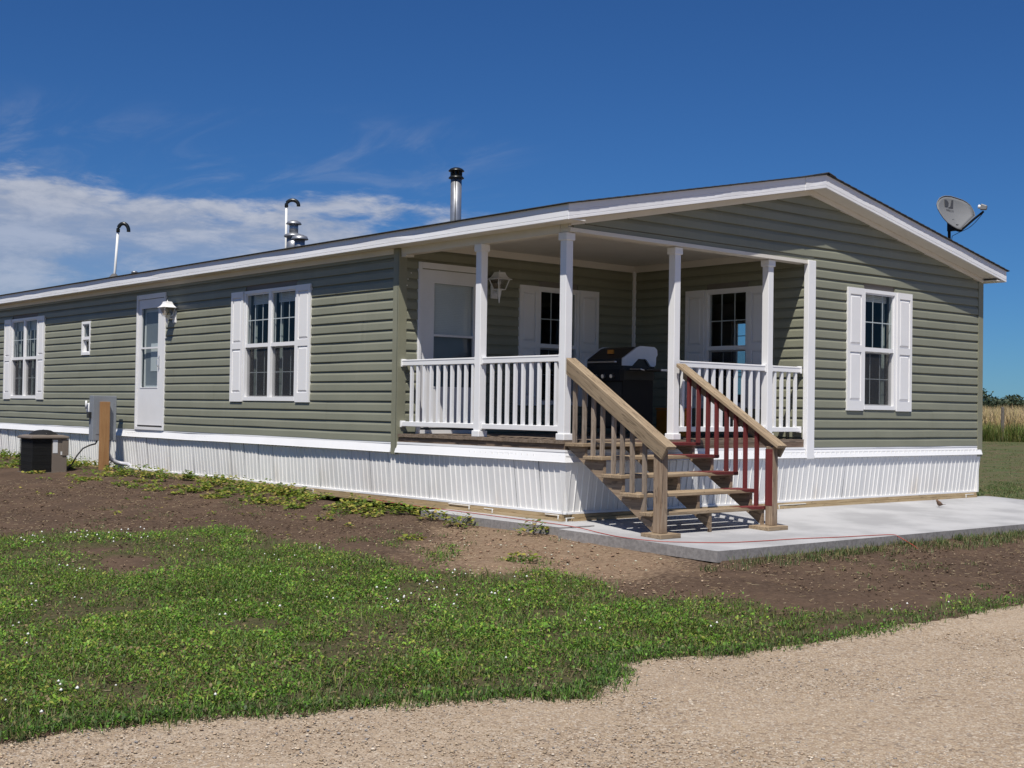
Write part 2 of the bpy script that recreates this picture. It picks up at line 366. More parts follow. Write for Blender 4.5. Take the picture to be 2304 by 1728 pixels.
GREEN = [(-14, 12), (-7.5, 7.0), (-5.5, 4.7)]+GREENE+[(8, -4.5), (8, -4.95)]+ROADE[::-1]+[(-14, -4.2)]
ROAD = [(-60, -3.2), (-14, -4.15)]+ROADE+[(8, -4.9), (60, -5.2), (60, -60), (-60, -60)]
PATCH = [(-4.45, 2.4), (-4.11, 2.0), (-3.95, 1.25), (-4.25, .5), (-4.8, .55), (-4.7, 1.5)]
STRIP = [(-.9, -2.55), (-.36, -2.37), (1.2, -2.34), (8.6, -2.3), (8.6, -2.95), (4, -2.95), (.6, -2.78), (-.7, -2.72)]
def inside(poly, x, y):
    r = np.zeros(x.shape, bool); n = len(poly)
    for i in range(n):
        x0, y0 = poly[i]; x1, y1 = poly[(i+1) % n]
        c = ((y0 > y) != (y1 > y)) & (x < (x1-x0)*(y-y0)/((y1-y0) or 1e-9)+x0); r ^= c
    return r
def sdf(poly, x, y):
    d = np.full(x.shape, 1e9); n = len(poly)
    for i in range(n):
        ax, ay = poly[i]; bx, by = poly[(i+1) % n]; ex, ey = bx-ax, by-ay
        t = np.clip(((x-ax)*ex+(y-ay)*ey)/(ex*ex+ey*ey+1e-12), 0, 1)
        d = np.minimum(d, np.hypot(x-ax-t*ex, y-ay-t*ey))
    return np.where(inside(poly, x, y), d, -d)
def axis_coords(lo, hi, step, far, g=1.16):
    a = list(np.arange(lo, hi+1e-6, step)); s = step; b = [hi]
    while b[-1] < far: s *= g; b.append(b[-1]+s)
    s = step; c = [lo]
    while c[-1] > -far: s *= g; c.append(c[-1]-s)
    return np.array(c[::-1][:-1]+a+b[1:])
gx = axis_coords(-9.6, 6.4, .055, 4200); gy = axis_coords(-9.6, 9.0, .055, 4200)
GX, GY = np.meshgrid(gx, gy); GXr, GYr = GX.ravel(), GY.ravel()
gz = hfun(GXr, GYr)
sg = sdf(GREEN, GXr, GYr)+(fbm(GXr, GYr, 1.1, 4, 3)-.5)*.9
sp_ = sdf(PATCH, GXr, GYr)+(fbm(GXr, GYr, 1.3, 4, 5)-.5)*1.5-.05
sr = sdf(ROAD, GXr, GYr)+(fbm(GXr, GYr, 2.2, 4, 9)-.5)*.22
near = np.clip(1-(np.hypot(GXr+3, GYr)-14)/6, 0, 1)
rough_ = (fbm(GXr, GYr, 3.3, 3, 21)-.5)*.05+(fbm(GXr, GYr, 11, 2, 33)-.5)*.028
isroad = np.clip(sr/.15+.5, 0, 1)
slabd = np.maximum(np.maximum(-.6-GXr, GXr-8.9), np.maximum(-2.6-GYr, GYr-40))
damp = np.clip(slabd/.35, .12, 1)
gz = gz+rough_*near*(1-isroad*.88)*damp+(fbm(GXr, GYr, .9, 2, 40)-.5)*.03*near*damp
edge_d = sdf([(-.56, -.5), (-.27, -2.36), (-.18, -2.30), (-.47, -.44)], GXr, GYr)
gz = gz-.055*np.clip(edge_d/.03+1.0, 0, 1)*(.5+fbm(GXr, GYr, 6, 2, 77))
gz = np.where(slabd < -.35, np.minimum(gz, -.22), gz)          # under the house and the slab
gz = np.where((slabd > -.35) & (slabd < .0), np.minimum(gz, hfun(GXr, GYr)), gz)
nx, ny = len(gx), len(gy)
me = bpy.data.meshes.new('ground'); co = np.stack([GXr, GYr, gz], 1).astype(np.float32)
me.vertices.add(nx*ny); me.vertices.foreach_set('co', co.ravel())
ii = (np.arange(ny-1)[:, None]*nx+np.arange(nx-1)[None, :]).ravel()
quads = np.stack([ii, ii+1, ii+1+nx, ii+nx], 1).astype(np.int32)
me.loops.add(quads.size); me.loops.foreach_set('vertex_index', quads.ravel())
me.polygons.add(len(quads)); me.polygons.foreach_set('loop_start', np.arange(0, quads.size, 4, dtype=np.int32))
me.polygons.foreach_set('loop_total', np.full(len(quads), 4, np.int32)); me.update(calc_edges=True)
zone = np.ones((nx*ny, 4), np.float32)
zone[:, 0] = np.clip(np.minimum(sg, -sp_)/.5+.5, 0, 1); zone[:, 1] = np.clip(sr/.10+.5, 0, 1)
sand = np.exp(-(((GXr+1.3)/1.25)**2+((GYr+1.2)/1.5)**2))*1.3+np.exp(-(((GXr+.75)/.45)**2+((GYr-.6)/1.0)**2))*.7
zone[:, 2] = np.clip(sand, 0, 1)
at = me.attributes.new('zone', 'FLOAT_COLOR', 'POINT'); at.data.foreach_set('color', zone.ravel())
me.polygons.foreach_set('use_smooth', [True]*len(me.polygons))

m = Mat('soil_and_gravel', (.1, .07, .05), .95, spec=.2)
w = m.world(); za = m.attr('zone'); zs = N(m.t, 'ShaderNodeSeparateColor'); m.t.links.new(za, zs.inputs[0])
f1 = m.noise(w, 1.3, 6, .62); f2 = m.noise(w, 22, 6, .7); f3 = m.noise(w, 75, 4, .7)
dirtc = m.ramp(f2, [(.25, (.038, .024, .017)), (.5, (.072, .047, .032)), (.78, (.124, .085, .058))])
dirtc = m.mix(m.rng(f1, .35, .7, 0, .55), dirtc, (.125, .082, .055))
speck = m.rng(m.voronoi(w, 62, 'Distance'), .16, .05)
dirtc = m.mix(m.math('MULTIPLY', speck, m.rng(f3, .55, .6)), dirtc, (.27, .20, .13))
sandc = m.ramp(f2, [(.25, (.13, .083, .053)), (.5, (.23, .16, .105)), (.8, (.36, .275, .19))])
dirtc = m.mix(m.rng(m.math('ADD', zs.outputs[2], m.math('MULTIPLY', m.math('SUBTRACT', f2, .5), 1.1)), .35, .85, 0, .80), dirtc, sandc)
under = m.ramp(f2, [(.3, (.030, .040, .014)), (.5, (.060, .062, .024)), (.75, (.11, .082, .045))])
gmask = m.rng(m.math('ADD', zs.outputs[0], m.math('MULTIPLY', m.math('SUBTRACT', f2, .5), .5)), .4, .65)
c = m.mix(m.math('MULTIPLY', gmask, .75), dirtc, under)
# gravel
vor = N(m.t, 'ShaderNodeTexVoronoi'); vor.inputs['Scale'].default_value = 95; m.t.links.new(w, vor.inputs['Vector'])
vor2 = N(m.t, 'ShaderNodeTexVoronoi'); vor2.inputs['Scale'].default_value = 48; m.t.links.new(w, vor2.inputs['Vector'])
hs1 = N(m.t, 'ShaderNodeSeparateColor'); m.t.links.new(vor.outputs['Color'], hs1.inputs[0])
hs2 = N(m.t, 'ShaderNodeSeparateColor'); m.t.links.new(vor2.outputs['Color'], hs2.inputs[0])
gr = m.ramp(hs1.outputs[0], [(0, (.25, .185, .130)), (.35, (.39, .300, .215)), (.7, (.47, .375, .275)), (.9, (.60, .52, .42)), (1, (.28, .27, .26))])
gr2 = m.ramp(hs2.outputs[1], [(0, (.15, .12, .10)), (.25, (.34, .25, .17)), (.8, (.46, .36, .25)), (1, (.60, .53, .44))])
gr = m.mix(m.rng(hs2.outputs[0], .62, .72), gr, gr2)
gr = m.mix(m.rng(f1, .35, .7, 0, .45), gr, (.46, .365, .265))
ruts = m.noise(m.world((.22, 1.5, 1)), 1.3, 4, .55)
gr = m.mix(m.rng(ruts, .50, .72, 0, .35), gr, (.56, .46, .35)); gr = m.mix(m.rng(ruts, .46, .28, 0, .30), gr, (.27, .205, .15))
gr = m.mix(m.rng(vor.outputs['Distance'], .45, .75, 0, .5), gr, (.21, .15, .095))
rmask = m.rng(m.math('ADD', zs.outputs[1], m.math('MULTIPLY', m.math('SUBTRACT', f2, .5), .7)), .42, .6)
gr = m.mix(1.0, gr, (.90, .90, .905), 'MULTIPLY'); c = m.mix(rmask, c, gr)
# beyond the yard: mown lawn, then tall tan pasture
gm = N(m.t, 'ShaderNodeVectorMath', operation='LENGTH'); sb = N(m.t, 'ShaderNodeVectorMath', operation='SUBTRACT'); m.t.links.new(w, sb.inputs[0]); sb.inputs[1].default_value = (2, 0, 0)
m.t.links.new(sb.outputs[0], gm.inputs[0]); dist = gm.outputs['Value']
sx = N(m.t, 'ShaderNodeSeparateXYZ'); m.t.links.new(w, sx.inputs[0])
lawn = m.ramp(m.noise(m.world((.5, 1.6, 1)), 1.6, 6, .65), [(.32, (.115, .082, .050)), (.48, (.095, .092, .042)), (.62, (.062, .088, .030)), (.75, (.085, .125, .045))])
lawn = m.mix(m.rng(f2, .4, .7, 0, .5), lawn, (.105, .085, .050))
beyond = m.math('MULTIPLY', m.rng(sx.outputs[0], 8.9, 9.6), m.rng(sx.outputs[1], -3.4, -2.6))
behind = m.rng(sx.outputs[1], 24, 26); west = m.rng(sx.outputs[0], -16, -19)
lm = m.math('MAXIMUM', beyond, m.math('MAXIMUM', behind, m.math('MULTIPLY', west, m.math('SUBTRACT', 1.0, rmask))))
c = m.mix(lm, c, lawn)
tan = m.ramp(m.noise(m.world((.05, .05, 1)), 3, 5, .6), [(.3, (.24, .19, .085)), (.7, (.34, .26, .13))])
c = m.mix(m.rng(dist, 44, 47), c, m.mix(m.math('MULTIPLY', rmask, .0), tan, tan))
m.color(c)
hb = m.math('ADD', m.math('MULTIPLY', f2, .7), m.math('MULTIPLY', f3, .3))
gh = m.math('SUBTRACT', 1.0, vor.outputs['Distance'])
n_ = N(m.t, 'ShaderNodeMix'); m.t.links.new(rmask, n_.inputs[0]); m.t.links.new(hb, n_.inputs[2]); m.t.links.new(gh, n_.inputs[3])
m.bump(n_.outputs[0], .6, .009)
me.materials.append(m.m); MAT['soil'] = m.m
ground = bpy.data.objects.new('ground', me); col.objects.link(ground); tag(ground, kind='structure')

def fastmesh(name, V, F, mat, attrs=None, kind=None, smooth=False):
    me = bpy.data.meshes.new(name); V = np.asarray(V, np.float32); F = np.asarray(F, np.int32); k = F.shape[1]
    me.vertices.add(len(V)); me.vertices.foreach_set('co', V.ravel()); me.loops.add(F.size); me.loops.foreach_set('vertex_index', F.ravel())
    me.polygons.add(len(F)); me.polygons.foreach_set('loop_start', np.arange(0, F.size, k, dtype=np.int32)); me.polygons.foreach_set('loop_total', np.full(len(F), k, np.int32))
    me.update(calc_edges=True)
    if attrs is not None:
        a = me.attributes.new('vcol', 'FLOAT_COLOR', 'POINT'); c = np.ones((len(V), 4), np.float32); c[:, :3] = attrs; a.data.foreach_set('color', c.ravel())
    if smooth: me.polygons.foreach_set('use_smooth', [True]*len(me.polygons))
    me.materials.append(mat); o = bpy.data.objects.new(name, me); col.objects.link(o)
    if kind: o['kind'] = kind
    return o
def leafmat(name, rough=.55, transl=.35):
    m = Mat(name, (.1, .2, .05), rough, spec=.35); c = m.attr('vcol'); m.color(c)
    t = m.t; tr = N(t, 'ShaderNodeBsdfTranslucent'); mx = N(t, 'ShaderNodeMixShader'); mx.inputs[0].default_value = transl
    t.links.new(c, tr.inputs[0]); t.links.new(m.b.outputs[0], mx.inputs[1]); t.links.new(tr.outputs[0], mx.inputs[2]); t.links.new(mx.outputs[0], t.nodes['Material Output'].inputs[0])
    MAT[name] = m.m
leafmat('leaf'); leafmat('dry_straw', .8, .15)
def pick(cols, n, jit=.18):
    cols = np.array(cols); i = RNG.integers(0, len(cols), n); c = cols[i]*(1+(RNG.random((n, 1))-.5)*2*jit); return np.clip(c, 0, 1)
def blades(px, py, pz, hgt, wid, lean, cols, bend=.5):
    """tapering bent blades, two quads each"""
    n = len(px); th = RNG.random(n)*2*np.pi; dx, dy = np.cos(th), np.sin(th); wth = th+np.pi/2+(RNG.random(n)-.5)*1.2; wx, wy = np.cos(wth), np.sin(wth)
    V = np.zeros((n, 6, 3)); V[:, :, 0] = px[:, None]; V[:, :, 1] = py[:, None]; V[:, :, 2] = pz[:, None]
    for k, (t, ww) in enumerate(((0, .7), (.55, 1.0), (1.0, .12))):
        off = lean*hgt*(t**(1+bend)); zz = hgt*t*np.sqrt(np.clip(1-(lean*t)**2*.6, .05, 1))
        for s_, sg_ in ((0, -1), (1, 1)):
            V[:, k*2+s_, 0] += dx*off+wx*wid*.5*ww*sg_; V[:, k*2+s_, 1] += dy*off+wy*wid*.5*ww*sg_; V[:, k*2+s_, 2] += zz
    b = np.arange(n)[:, None]*6; F = np.concatenate([b+np.array([0, 1, 3, 2]), b+np.array([2, 3, 5, 4])], 0)
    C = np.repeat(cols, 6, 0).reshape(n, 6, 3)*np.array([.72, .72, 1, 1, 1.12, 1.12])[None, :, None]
    return V.reshape(-1, 3), F, C.reshape(-1, 3)
def leaves(px, py, pz, size, cols, tilt=.9, aspect=.7):
    """single quads folded into diamond leaves at random attitudes"""
    n = len(px); th = RNG.random(n)*2*np.pi; ti = (RNG.random(n))*tilt
    d = np.stack([np.cos(th)*np.cos(ti), np.sin(th)*np.cos(ti), np.sin(ti)], 1); s = np.stack([-np.sin(th), np.cos(th), (RNG.random(n)-.5)*.9], 1)
    s /= np.linalg.norm(s, axis=1)[:, None]; p = np.stack([px, py, pz], 1); sz = size[:, None]
    up = np.array([0, 0, 1.])*sz*.12
    V = np.stack([p, p+d*sz*.5+s*sz*aspect*.5+up, p+d*sz, p+d*sz*.5-s*sz*aspect*.5+up], 1)
    F = np.arange(n)[:, None]*4+np.array([0, 1, 2, 3]); C = np.repeat(cols, 4, 0)
    return V.reshape(-1, 3), F, C
def merge(parts):
    V = []; F = []; C = []; k = 0
    for v, f, c in parts: V.append(v); F.append(f+k); C.append(c); k += len(v)
    return np.concatenate(V), np.concatenate(F), np.concatenate(C)

# ------------------------------------------------------------------ lawn weeds (stuff)
def samp(n, x0, x1, y0, y1): return RNG.uniform(x0, x1, n), RNG.uniform(y0, y1, n)
def visible(x, y, m=.9):
    """rough view wedge so nothing is wasted far out of frame"""
    dx, dy = x-CAM.x, y-CAM.y; az = np.degrees(np.arctan2(dx, dy)); return (az > 40.3-22.5-m*3) & (az < 40.3+22.5+m*3)
GRN = [(.070, .16, .020), (.105, .24, .028), (.15, .31, .034), (.205, .36, .042), (.08, .16, .032), (.28, .33, .06), (.10, .19, .03), (.21, .17, .08)]
px, py = samp(2200000, -8.2, 8, -5.2, 6.5); k = visible(px, py); px, py = px[k], py[k]
s_ = sdf(GREEN, px, py)+(fbm(px, py, 1.1, 4, 3)-.5)*.9; sp2 = sdf(PATCH, px, py)+(fbm(px, py, 1.3, 4, 5)-.5)*1.5-.05
dens = np.clip(np.minimum(s_, -sp2)/.5+.1, 0, 1)*np.clip((fbm(px, py, 2.6, 4, 60)-.285)/.19, .14, 1)*np.clip((fbm(px, py, .9, 3, 66)-.26)/.2, .45, 1)
dens *= np.clip(.55+.5*(fbm(px, py, .8, 2, 71)), 0, 1)
rdist = -sdf(ROAD, px, py); dens *= np.clip(rdist/.30+.12, .12, 1)
dens *= np.where(((px+4.3)/(.8+.3*fbm(px, py, 3, 2, 12)))**2+((py+4.92)/.5)**2 < 1, .28, 1)
rd = np.hypot(px-CAM.x, py-CAM.y); dens *= np.clip(1.15-rd*.028, .5, 1)
k = RNG.random(len(px)) < dens; px, py = px[k], py[k]; s_ = s_[k]
pz = hfun(px, py)+(fbm(px, py, .9, 2, 40)-.5)*.03-.004
n = len(px); cl1 = fbm(px, py, 3.1, 3, 80); clump = np.clip((fbm(px, py, 5.5, 3, 120)-.45)*5, 0, 1)
isbl = RNG.random(n) < np.clip(.42-.25*clump+(s_ < .35)*.2, 0, 1)
tall = (.6+.9*fbm(px, py, 1.7, 3, 90))*np.clip(-sdf(ROAD, px, py)/.35+.45, .45, 1)
a = ~isbl; na = a.sum(); hh = (.004+.050*RNG.random(na)**1.3)*tall[a]
tint = (.62+.55*cl1[:, None]+.28*clump[:, None])*np.where(fbm(px, py, 1.4, 2, 130)[:, None] > .5, 1.0, np.array([[1.0, .93, 1.0]]))
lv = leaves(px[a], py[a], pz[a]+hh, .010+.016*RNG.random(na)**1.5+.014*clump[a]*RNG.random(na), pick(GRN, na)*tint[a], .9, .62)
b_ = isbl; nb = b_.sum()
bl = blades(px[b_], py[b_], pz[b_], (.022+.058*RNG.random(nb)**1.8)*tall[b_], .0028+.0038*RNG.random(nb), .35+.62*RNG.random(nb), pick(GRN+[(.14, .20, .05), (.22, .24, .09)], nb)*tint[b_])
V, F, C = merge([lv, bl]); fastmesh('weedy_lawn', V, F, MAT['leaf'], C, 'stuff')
# white clover heads
px, py = samp(5200, -8.2, 2.5, -4.9, 4.2); s_ = sdf(GREEN, px, py)
k = (s_ > .12) & (fbm(px, py, 1.6, 3, 101) > .585) & visible(px, py) & (sdf(PATCH, px, py) < 0) & (RNG.random(len(px)) < .34); px, py = px[k], py[k]; n = len(px)
k2 = RNG.random(len(px)) < 1
hz = hfun(px, py)+.045+.035*RNG.random(n); rr = .007+.006*RNG.random(n)
oct_ = np.array([(1, 0, 0), (0, 1, 0), (-1, 0, 0), (0, -1, 0), (0, 0, .9), (0, 0, -.7)])
V = (np.stack([px, py, hz], 1)[:, None, :]+oct_[None]*rr[:, None, None]).reshape(-1, 3)
F = (np.arange(n)[:, None, None]*6+np.array([(0, 1, 4), (1, 2, 4), (2, 3, 4), (3, 0, 4), (1, 0, 5), (2, 1, 5), (3, 2, 5), (0, 3, 5)])[None]).reshape(-1, 3)
simple('clover_white', (.74, .74, .70), .8)
fastmesh('clover_flowers', V, F, MAT['clover_white'], None, 'stuff')
# sparse tufts over the bare soil, and the fringe under the slab's front edge
def tuftfield(name, cx, cy, per, rad, hmax, colset, wid=.005, leafy=0):
    cx = np.repeat(cx, per); cy = np.repeat(cy, per); n = len(cx)
    r = rad*np.sqrt(RNG.random(n)); t = RNG.random(n)*2*np.pi; x = cx+r*np.cos(t); y = cy+r*np.sin(t)
    z = hfun(x, y)-.003
    q = RNG.random(n) < leafy; parts = []
    if (~q).sum():
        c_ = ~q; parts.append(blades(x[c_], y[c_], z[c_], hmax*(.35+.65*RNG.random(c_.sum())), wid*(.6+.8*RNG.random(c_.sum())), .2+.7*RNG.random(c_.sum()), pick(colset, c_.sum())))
    if q.sum():
        parts.append(leaves(x[q], y[q], z[q]+hmax*.6*RNG.random(q.sum()), .011+.018*RNG.random(q.sum()), pick(colset, q.sum())))
    V, F, C = merge(parts); return fastmesh(name, V, F, MAT['leaf'], C, 'stuff')
DG = [(.055, .10, .030), (.08, .14, .035), (.10, .17, .05), (.15, .18, .06), (.26, .23, .10)]
tx, ty = samp(1500, -.9, 8.6, -3.1, -2.3); k = inside(STRIP, tx, ty) & (RNG.random(1500) < np.clip(1.1-(-2.32-ty)*1.4+.35*(fbm(tx, ty, 2, 2, 7)-.5), .05, 1)); k = k & (RNG.random(1500) < np.clip(.25+tx*.10, .18, .75)); tuftfield('edge_grass', tx[k], ty[k], 20, .075, .088, DG+[(.16, .13, .07)])
tx, ty = samp(900, -6.5, 9, -4.6, 6); s_ = sdf(GREEN, tx, ty); f_ = fbm(tx, ty, 1.1, 3, 200)
k = (s_ < .1) & (f_ > .56) & ~((tx > -.6) & (ty > -2.35)) & (sdf(ROAD, tx, ty) < -.05) & (fbm(tx, ty, .6, 2, 210) > .4)
tuftfield('soil_tufts', tx[k], ty[k], 22, .085, .055, DG+[(.10, .17, .04)], .005, .5)
TX = np.array([-2.2, -2.05, -1.9, -2.3, -1.75, -1.6, -2.1, -1.85, -2.42, -2.1, 2.55, 2.8, 2.95, 3.2]); TY = np.array([-.55, -.7, -.4, -.8, -1.25, -1.4, .1, .35, -.95, .75, -3.9, -3.85, -4.0, -3.8])
tuftfield('clump_weeds', np.repeat(TX, 3)+RNG.normal(0, .07, 42), np.repeat(TY, 3)+RNG.normal(0, .07, 42), 40, .11, .075, DG+GRN, .005, .6)
# grass spilling on to the gravel edge
tx = np.concatenate([np.linspace(ROADE[i][0], ROADE[i+1][0], 40) for i in range(len(ROADE)-1)]+[np.linspace(.46, 8, 120)]); ty = np.concatenate([np.linspace(ROADE[i][1], ROADE[i+1][1], 40) for i in range(len(ROADE)-1)]+[np.full(120, -4.9)])
tx = tx+RNG.normal(0, .05, len(tx)); ty = ty+.05+RNG.normal(0, .06, len(ty)); tuftfield('verge_grass', tx, ty, 30, .09, .062, DG+GRN[:3]+[(.10, .08, .04)], .0045, .3)
# right-hand yard weeds and lawn stubble
tx, ty = samp(14000, 8.8, 42, -2.5, 26); k = visible(tx, ty) & (fbm(tx, ty, .8, 3, 300) > .40); tuftfield('lawn_stubble', tx[k], ty[k], 12, .16, .040, DG, .007, .2)
tx, ty = samp(700, 9.4, 13.5, -.6, 3.2); k = (np.abs((ty-.55)-(tx-10.2)*.42) < .75) & (fbm(tx, ty, 1.5, 2, 310) > .38); tuftfield('yard_weeds', tx[k], ty[k], 16, .10, .06, DG, .006, .6)
# straw litter and clods on the bare soil
px, py = samp(42000, -7.5, 9, -4.9, 10); k = (sdf(ROAD, px, py) < -.02) & ~((px > -.55) & (py > -2.4)) & (RNG.random(42000) < .35+.65*(sdf(GREEN, px, py) < 0)); px, py = px[k], py[k]; n = len(px)
ln = .012+.05*RNG.random(n)**2; th = RNG.random(n)*6.283; wd = .0012+.0016*RNG.random(n); z = hfun(px, py)+.010+(fbm(px, py, .9, 2, 40)-.5)*.03
dx, dy = np.cos(th)*ln, np.sin(th)*ln; ex, ey = -np.sin(th)*wd, np.cos(th)*wd; dz = (RNG.random(n)-.4)*.016
V = np.stack([np.stack([px-ex, py-ey, z], 1), np.stack([px+ex, py+ey, z+.001], 1), np.stack([px+dx+ex, py+dy+ey, z+dz], 1), np.stack([px+dx-ex, py+dy-ey, z+dz-.001], 1)], 1).reshape(-1, 3)
fastmesh('straw_litter', V, np.arange(n)[:, None]*4+np.arange(4), MAT['dry_straw'], np.repeat(pick([(.40, .31, .17), (.30, .22, .12), (.48, .40, .25), (.20, .14, .08)], n), 4, 0), 'stuff')
ICO = np.array([(0, 0, 1), (.89, 0, .35), (.28, .85, .35), (-.72, .53, .35), (-.72, -.53, .35), (.28, -.85, .35), (.0, 0, -.6)])
ICF = np.array([(0, 1, 2), (0, 2, 3), (0, 3, 4), (0, 4, 5), (0, 5, 1), (2, 1, 6), (3, 2, 6), (4, 3, 6), (5, 4, 6), (1, 5, 6)])
def stones(name, px, py, r, cols, flat=.6, lift=.0):
    n = len(px); z = hfun(px, py)+lift; th = RNG.random(n)*6.283; V = ICO[None]*np.stack([r*(.7+.6*RNG.random(n)), r*(.7+.6*RNG.random(n)), r*flat], 1)[:, None, :]
    V = V*(1+(RNG.random((n, 7, 1))-.5)*.5); c, s = np.cos(th)[:, None], np.sin(th)[:, None]
    X_ = V[:, :, 0]*c-V[:, :, 1]*s; Y_ = V[:, :, 0]*s+V[:, :, 1]*c
    V = np.stack([X_+px[:, None], Y_+py[:, None], V[:, :, 2]+z[:, None]], 2).reshape(-1, 3)
    F = (np.arange(n)[:, None, None]*7+ICF[None]).reshape(-1, 3); return fastmesh(name, V, F, MAT['stone'], np.repeat(cols, 7, 0), 'stuff')
m = Mat('stone', (.4, .3, .2), .9, spec=.25); m.color(m.attr('vcol')); MAT['stone'] = m.m
px, py = samp(150000, -9, 6, -8.6, -3.9); k = visible(px, py, .3) & (sdf(ROAD, px, py)+(fbm(px, py, 2.2, 4, 9)-.5)*.22 > .0); px, py = px[k], py[k]
k = RNG.random(len(px)) < np.clip(1.5-np.hypot(px-CAM.x, py-CAM.y)*.11, .35, 1); px, py = px[k], py[k]
n = len(px); r = .0028+.0045*RNG.random(n)**2+.006*(RNG.random(n) < .05)
stones('gravel_stones', px, py, r, pick([(.44, .34, .24), (.36, .27, .18), (.52, .42, .31), (.30, .22, .15), (.62, .54, .44), (.24, .23, .23), (.42, .31, .22), (.48, .38, .27), (.36, .28, .19)], n, .12), .6, .0)
px, py = samp(60000, -7, 8, -4.9, 9); k = (sdf(ROAD, px, py) < .1) & ~((px > -.55) & (py > -2.4)); px, py = px[k], py[k]; n = len(px)
stones('soil_clods', px, py, .0035+.017*RNG.random(n)**4, np.clip(pick([(.11, .07, .046), (.065, .040, .026), (.15, .10, .07), (.085, .055, .036), (.24, .18, .125)], n)*(1+1.9*np.clip(np.exp(-(((px+1.3)/1.25)**2+((py+1.2)/1.5)**2))*1.6, 0, 1))[:, None], 0, .5), .6, .004)

# ================================================================== PATIO SLAB + KERB (structure)
def slab_z(y): return .037*min(0, y)+.0
mb = MB(); P = [(-.48, -.43), (-.20, -2.28), (2.4, -2.29), (5.4, -2.285), (8.55, -2.27), (8.62, -.4), (8.62, .12), (8.3, .12), (8.3, .03), (-.02, .03), (-.02, -.43)]
top_ = [(x, y, slab_z(y)) for x, y in P]; bot = None; n = len(P)
# subdivided top: fan of convex strips by x
xs = [-.02, 2.4, 5.4, 8.3]
def q(mb, pts): mb.add(pts, [tuple(range(len(pts)))])
def T(x, y, dz=0): return (x, y, slab_z(y)+dz)
q(mb, [T(-.48, -.43), T(-.20, -2.28), T(-.02, -2.281), T(-.02, -.43)])
for a_, b_2 in ((-.02, 2.4), (2.4, 5.4), (5.4, 8.3)):
    q(mb, [T(a_, -2.285), T(b_2, -2.285), T(b_2, 0), T(a_, 0)]); q(mb, [(a_, 0, 0), (b_2, 0, 0), (b_2, .08, 0), (a_, .08, 0)])
q(mb, [T(8.3, -2.285), T(8.62, -2.27), T(8.62, 0), T(8.3, 0)]); q(mb, [(8.3, 0, 0), (8.62, 0, 0), (8.62, .12, 0), (8.3, .12, 0)])
for (x0, y0), (x1, y1) in (((-.48, -.43), (-.20, -2.28)), ((-.20, -2.28), (-.02, -2.285)), ((-.02, -2.285), (8.3, -2.285)), ((8.3, -2.285), (8.62, -2.27)), ((8.62, -2.27), (8.62, .12)), ((-.02, -.43), (-.48, -.43))):
    q(mb, [T(x0, y0), T(x1, y1), T(x1, y1, -.105), T(x0, y0, -.105)])
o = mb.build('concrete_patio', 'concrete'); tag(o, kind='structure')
mb = MB(); K = [(-.45, -.425), (-.455, .3), (-.448, 1.07), (-.40, 1.6), (-.36, 2.06)]
for i in range(len(K)-1):
    (x0, y0), (x1, y1) = K[i], K[i+1]; mb.hexa([(x0, y0, -.14), (.03, y0, -.14), (.03, y1, -.14), (x1, y1, -.14), (x0, y0, -.002), (.03, y0, -.002), (.03, y1, -.002), (x1, y1, -.002)])
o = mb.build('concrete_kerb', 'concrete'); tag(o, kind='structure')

# ================================================================== HOUSE
house = empty('mobile_home', (4.1, 11, 0), 'long sage green mobile home with white trim, corner porch and low gable roof', 'house')
H = house
CO = .1275; Z0 = .755
def rail(o): return o
def course(frame, k, a0, a1, name='siding_board', ztop=None, lift=0):
    """one Dutch lap: flat face with bevelled shoulder, slightly wavy; outward from the wall plane"""
    if a1-a0 < .01: return None
    z0 = Z0+CO*k; z1 = z0+CO+.004
    if ztop: z1 = min(z1, ztop)
    prof = [(.003, z0), (.0250, z0), (.0255, z0+.008), (.022, z0+.078), (.002, min(z0+CO-.004, z1-.001)), (.001, z1)]
    n = max(1, int((a1-a0)/.6)); mb = MB(); m_ = len(prof); vs = []; rs = random.Random(int(k*1000+a0*37+frame.o.x*11))
    for i in range(n+1):
        a = a0+(a1-a0)*i/n; dw = rs.uniform(-.0030, .0030) if 0 < i < n else 0; dz = rs.uniform(-.0034, .0034) if 0 < i < n else 0
        for j, (w_, z_) in enumerate(prof): vs.append(frame.p(a, z_+(dz if j < 4 else 0), w_+lift+(dw if 0 < j < 4 else 0)))
    fs = []
    flip = frame.u.cross(frame.n).z > 0
    for i in range(n):
        for j in range(m_-1):
            f = (i*m_+j, (i+1)*m_+j, (i+1)*m_+j+1, i*m_+j+1); fs.append(f if not flip else f[::-1])
    mb.add(vs, fs); mb.add([frame.p(a0, z_, w_) for w_, z_ in prof], [tuple(range(m_))]); mb.add([frame.p(a1, z_, w_) for w_, z_ in prof], [tuple(range(m_))][::1])
    return mb.build(name, 'green_siding', H)
def clad(frame, A0, A1, k0, k1, holes, ends=None, ztop=None, seams=()):
    for k in range(k0, k1):
        z0 = Z0+CO*k; z1 = z0+CO; a0, a1 = A0, A1
        if ends: a0, a1 = ends(z0)
        segs = [(a0, a1)]
        for (h0, h1, hz0, hz1) in holes:
            if z1 > hz0+.03 and z0 < hz1-.03:
                ns = []
                for s0, s1 in segs:
                    if h1 <= s0 or h0 >= s1: ns.append((s0, s1)); continue
                    if h0 > s0: ns.append((s0, h0))
                    if h1 < s1: ns.append((h1, s1))
                segs = ns
        for s0, s1 in segs:
            pk = k//2; cc = [c+((pk*1.37) % 2.1) for c in seams]
            cuts = [s0]+[c for c in cc if s0+.3 < c < s1-.3]+[s1]
            for i_, (c0, c1) in enumerate(zip(cuts, cuts[1:])): course(frame, k, c0, c1+(.02 if i_ < len(cuts)-2 else 0), ztop=ztop, lift=.0016*(i_ % 2))
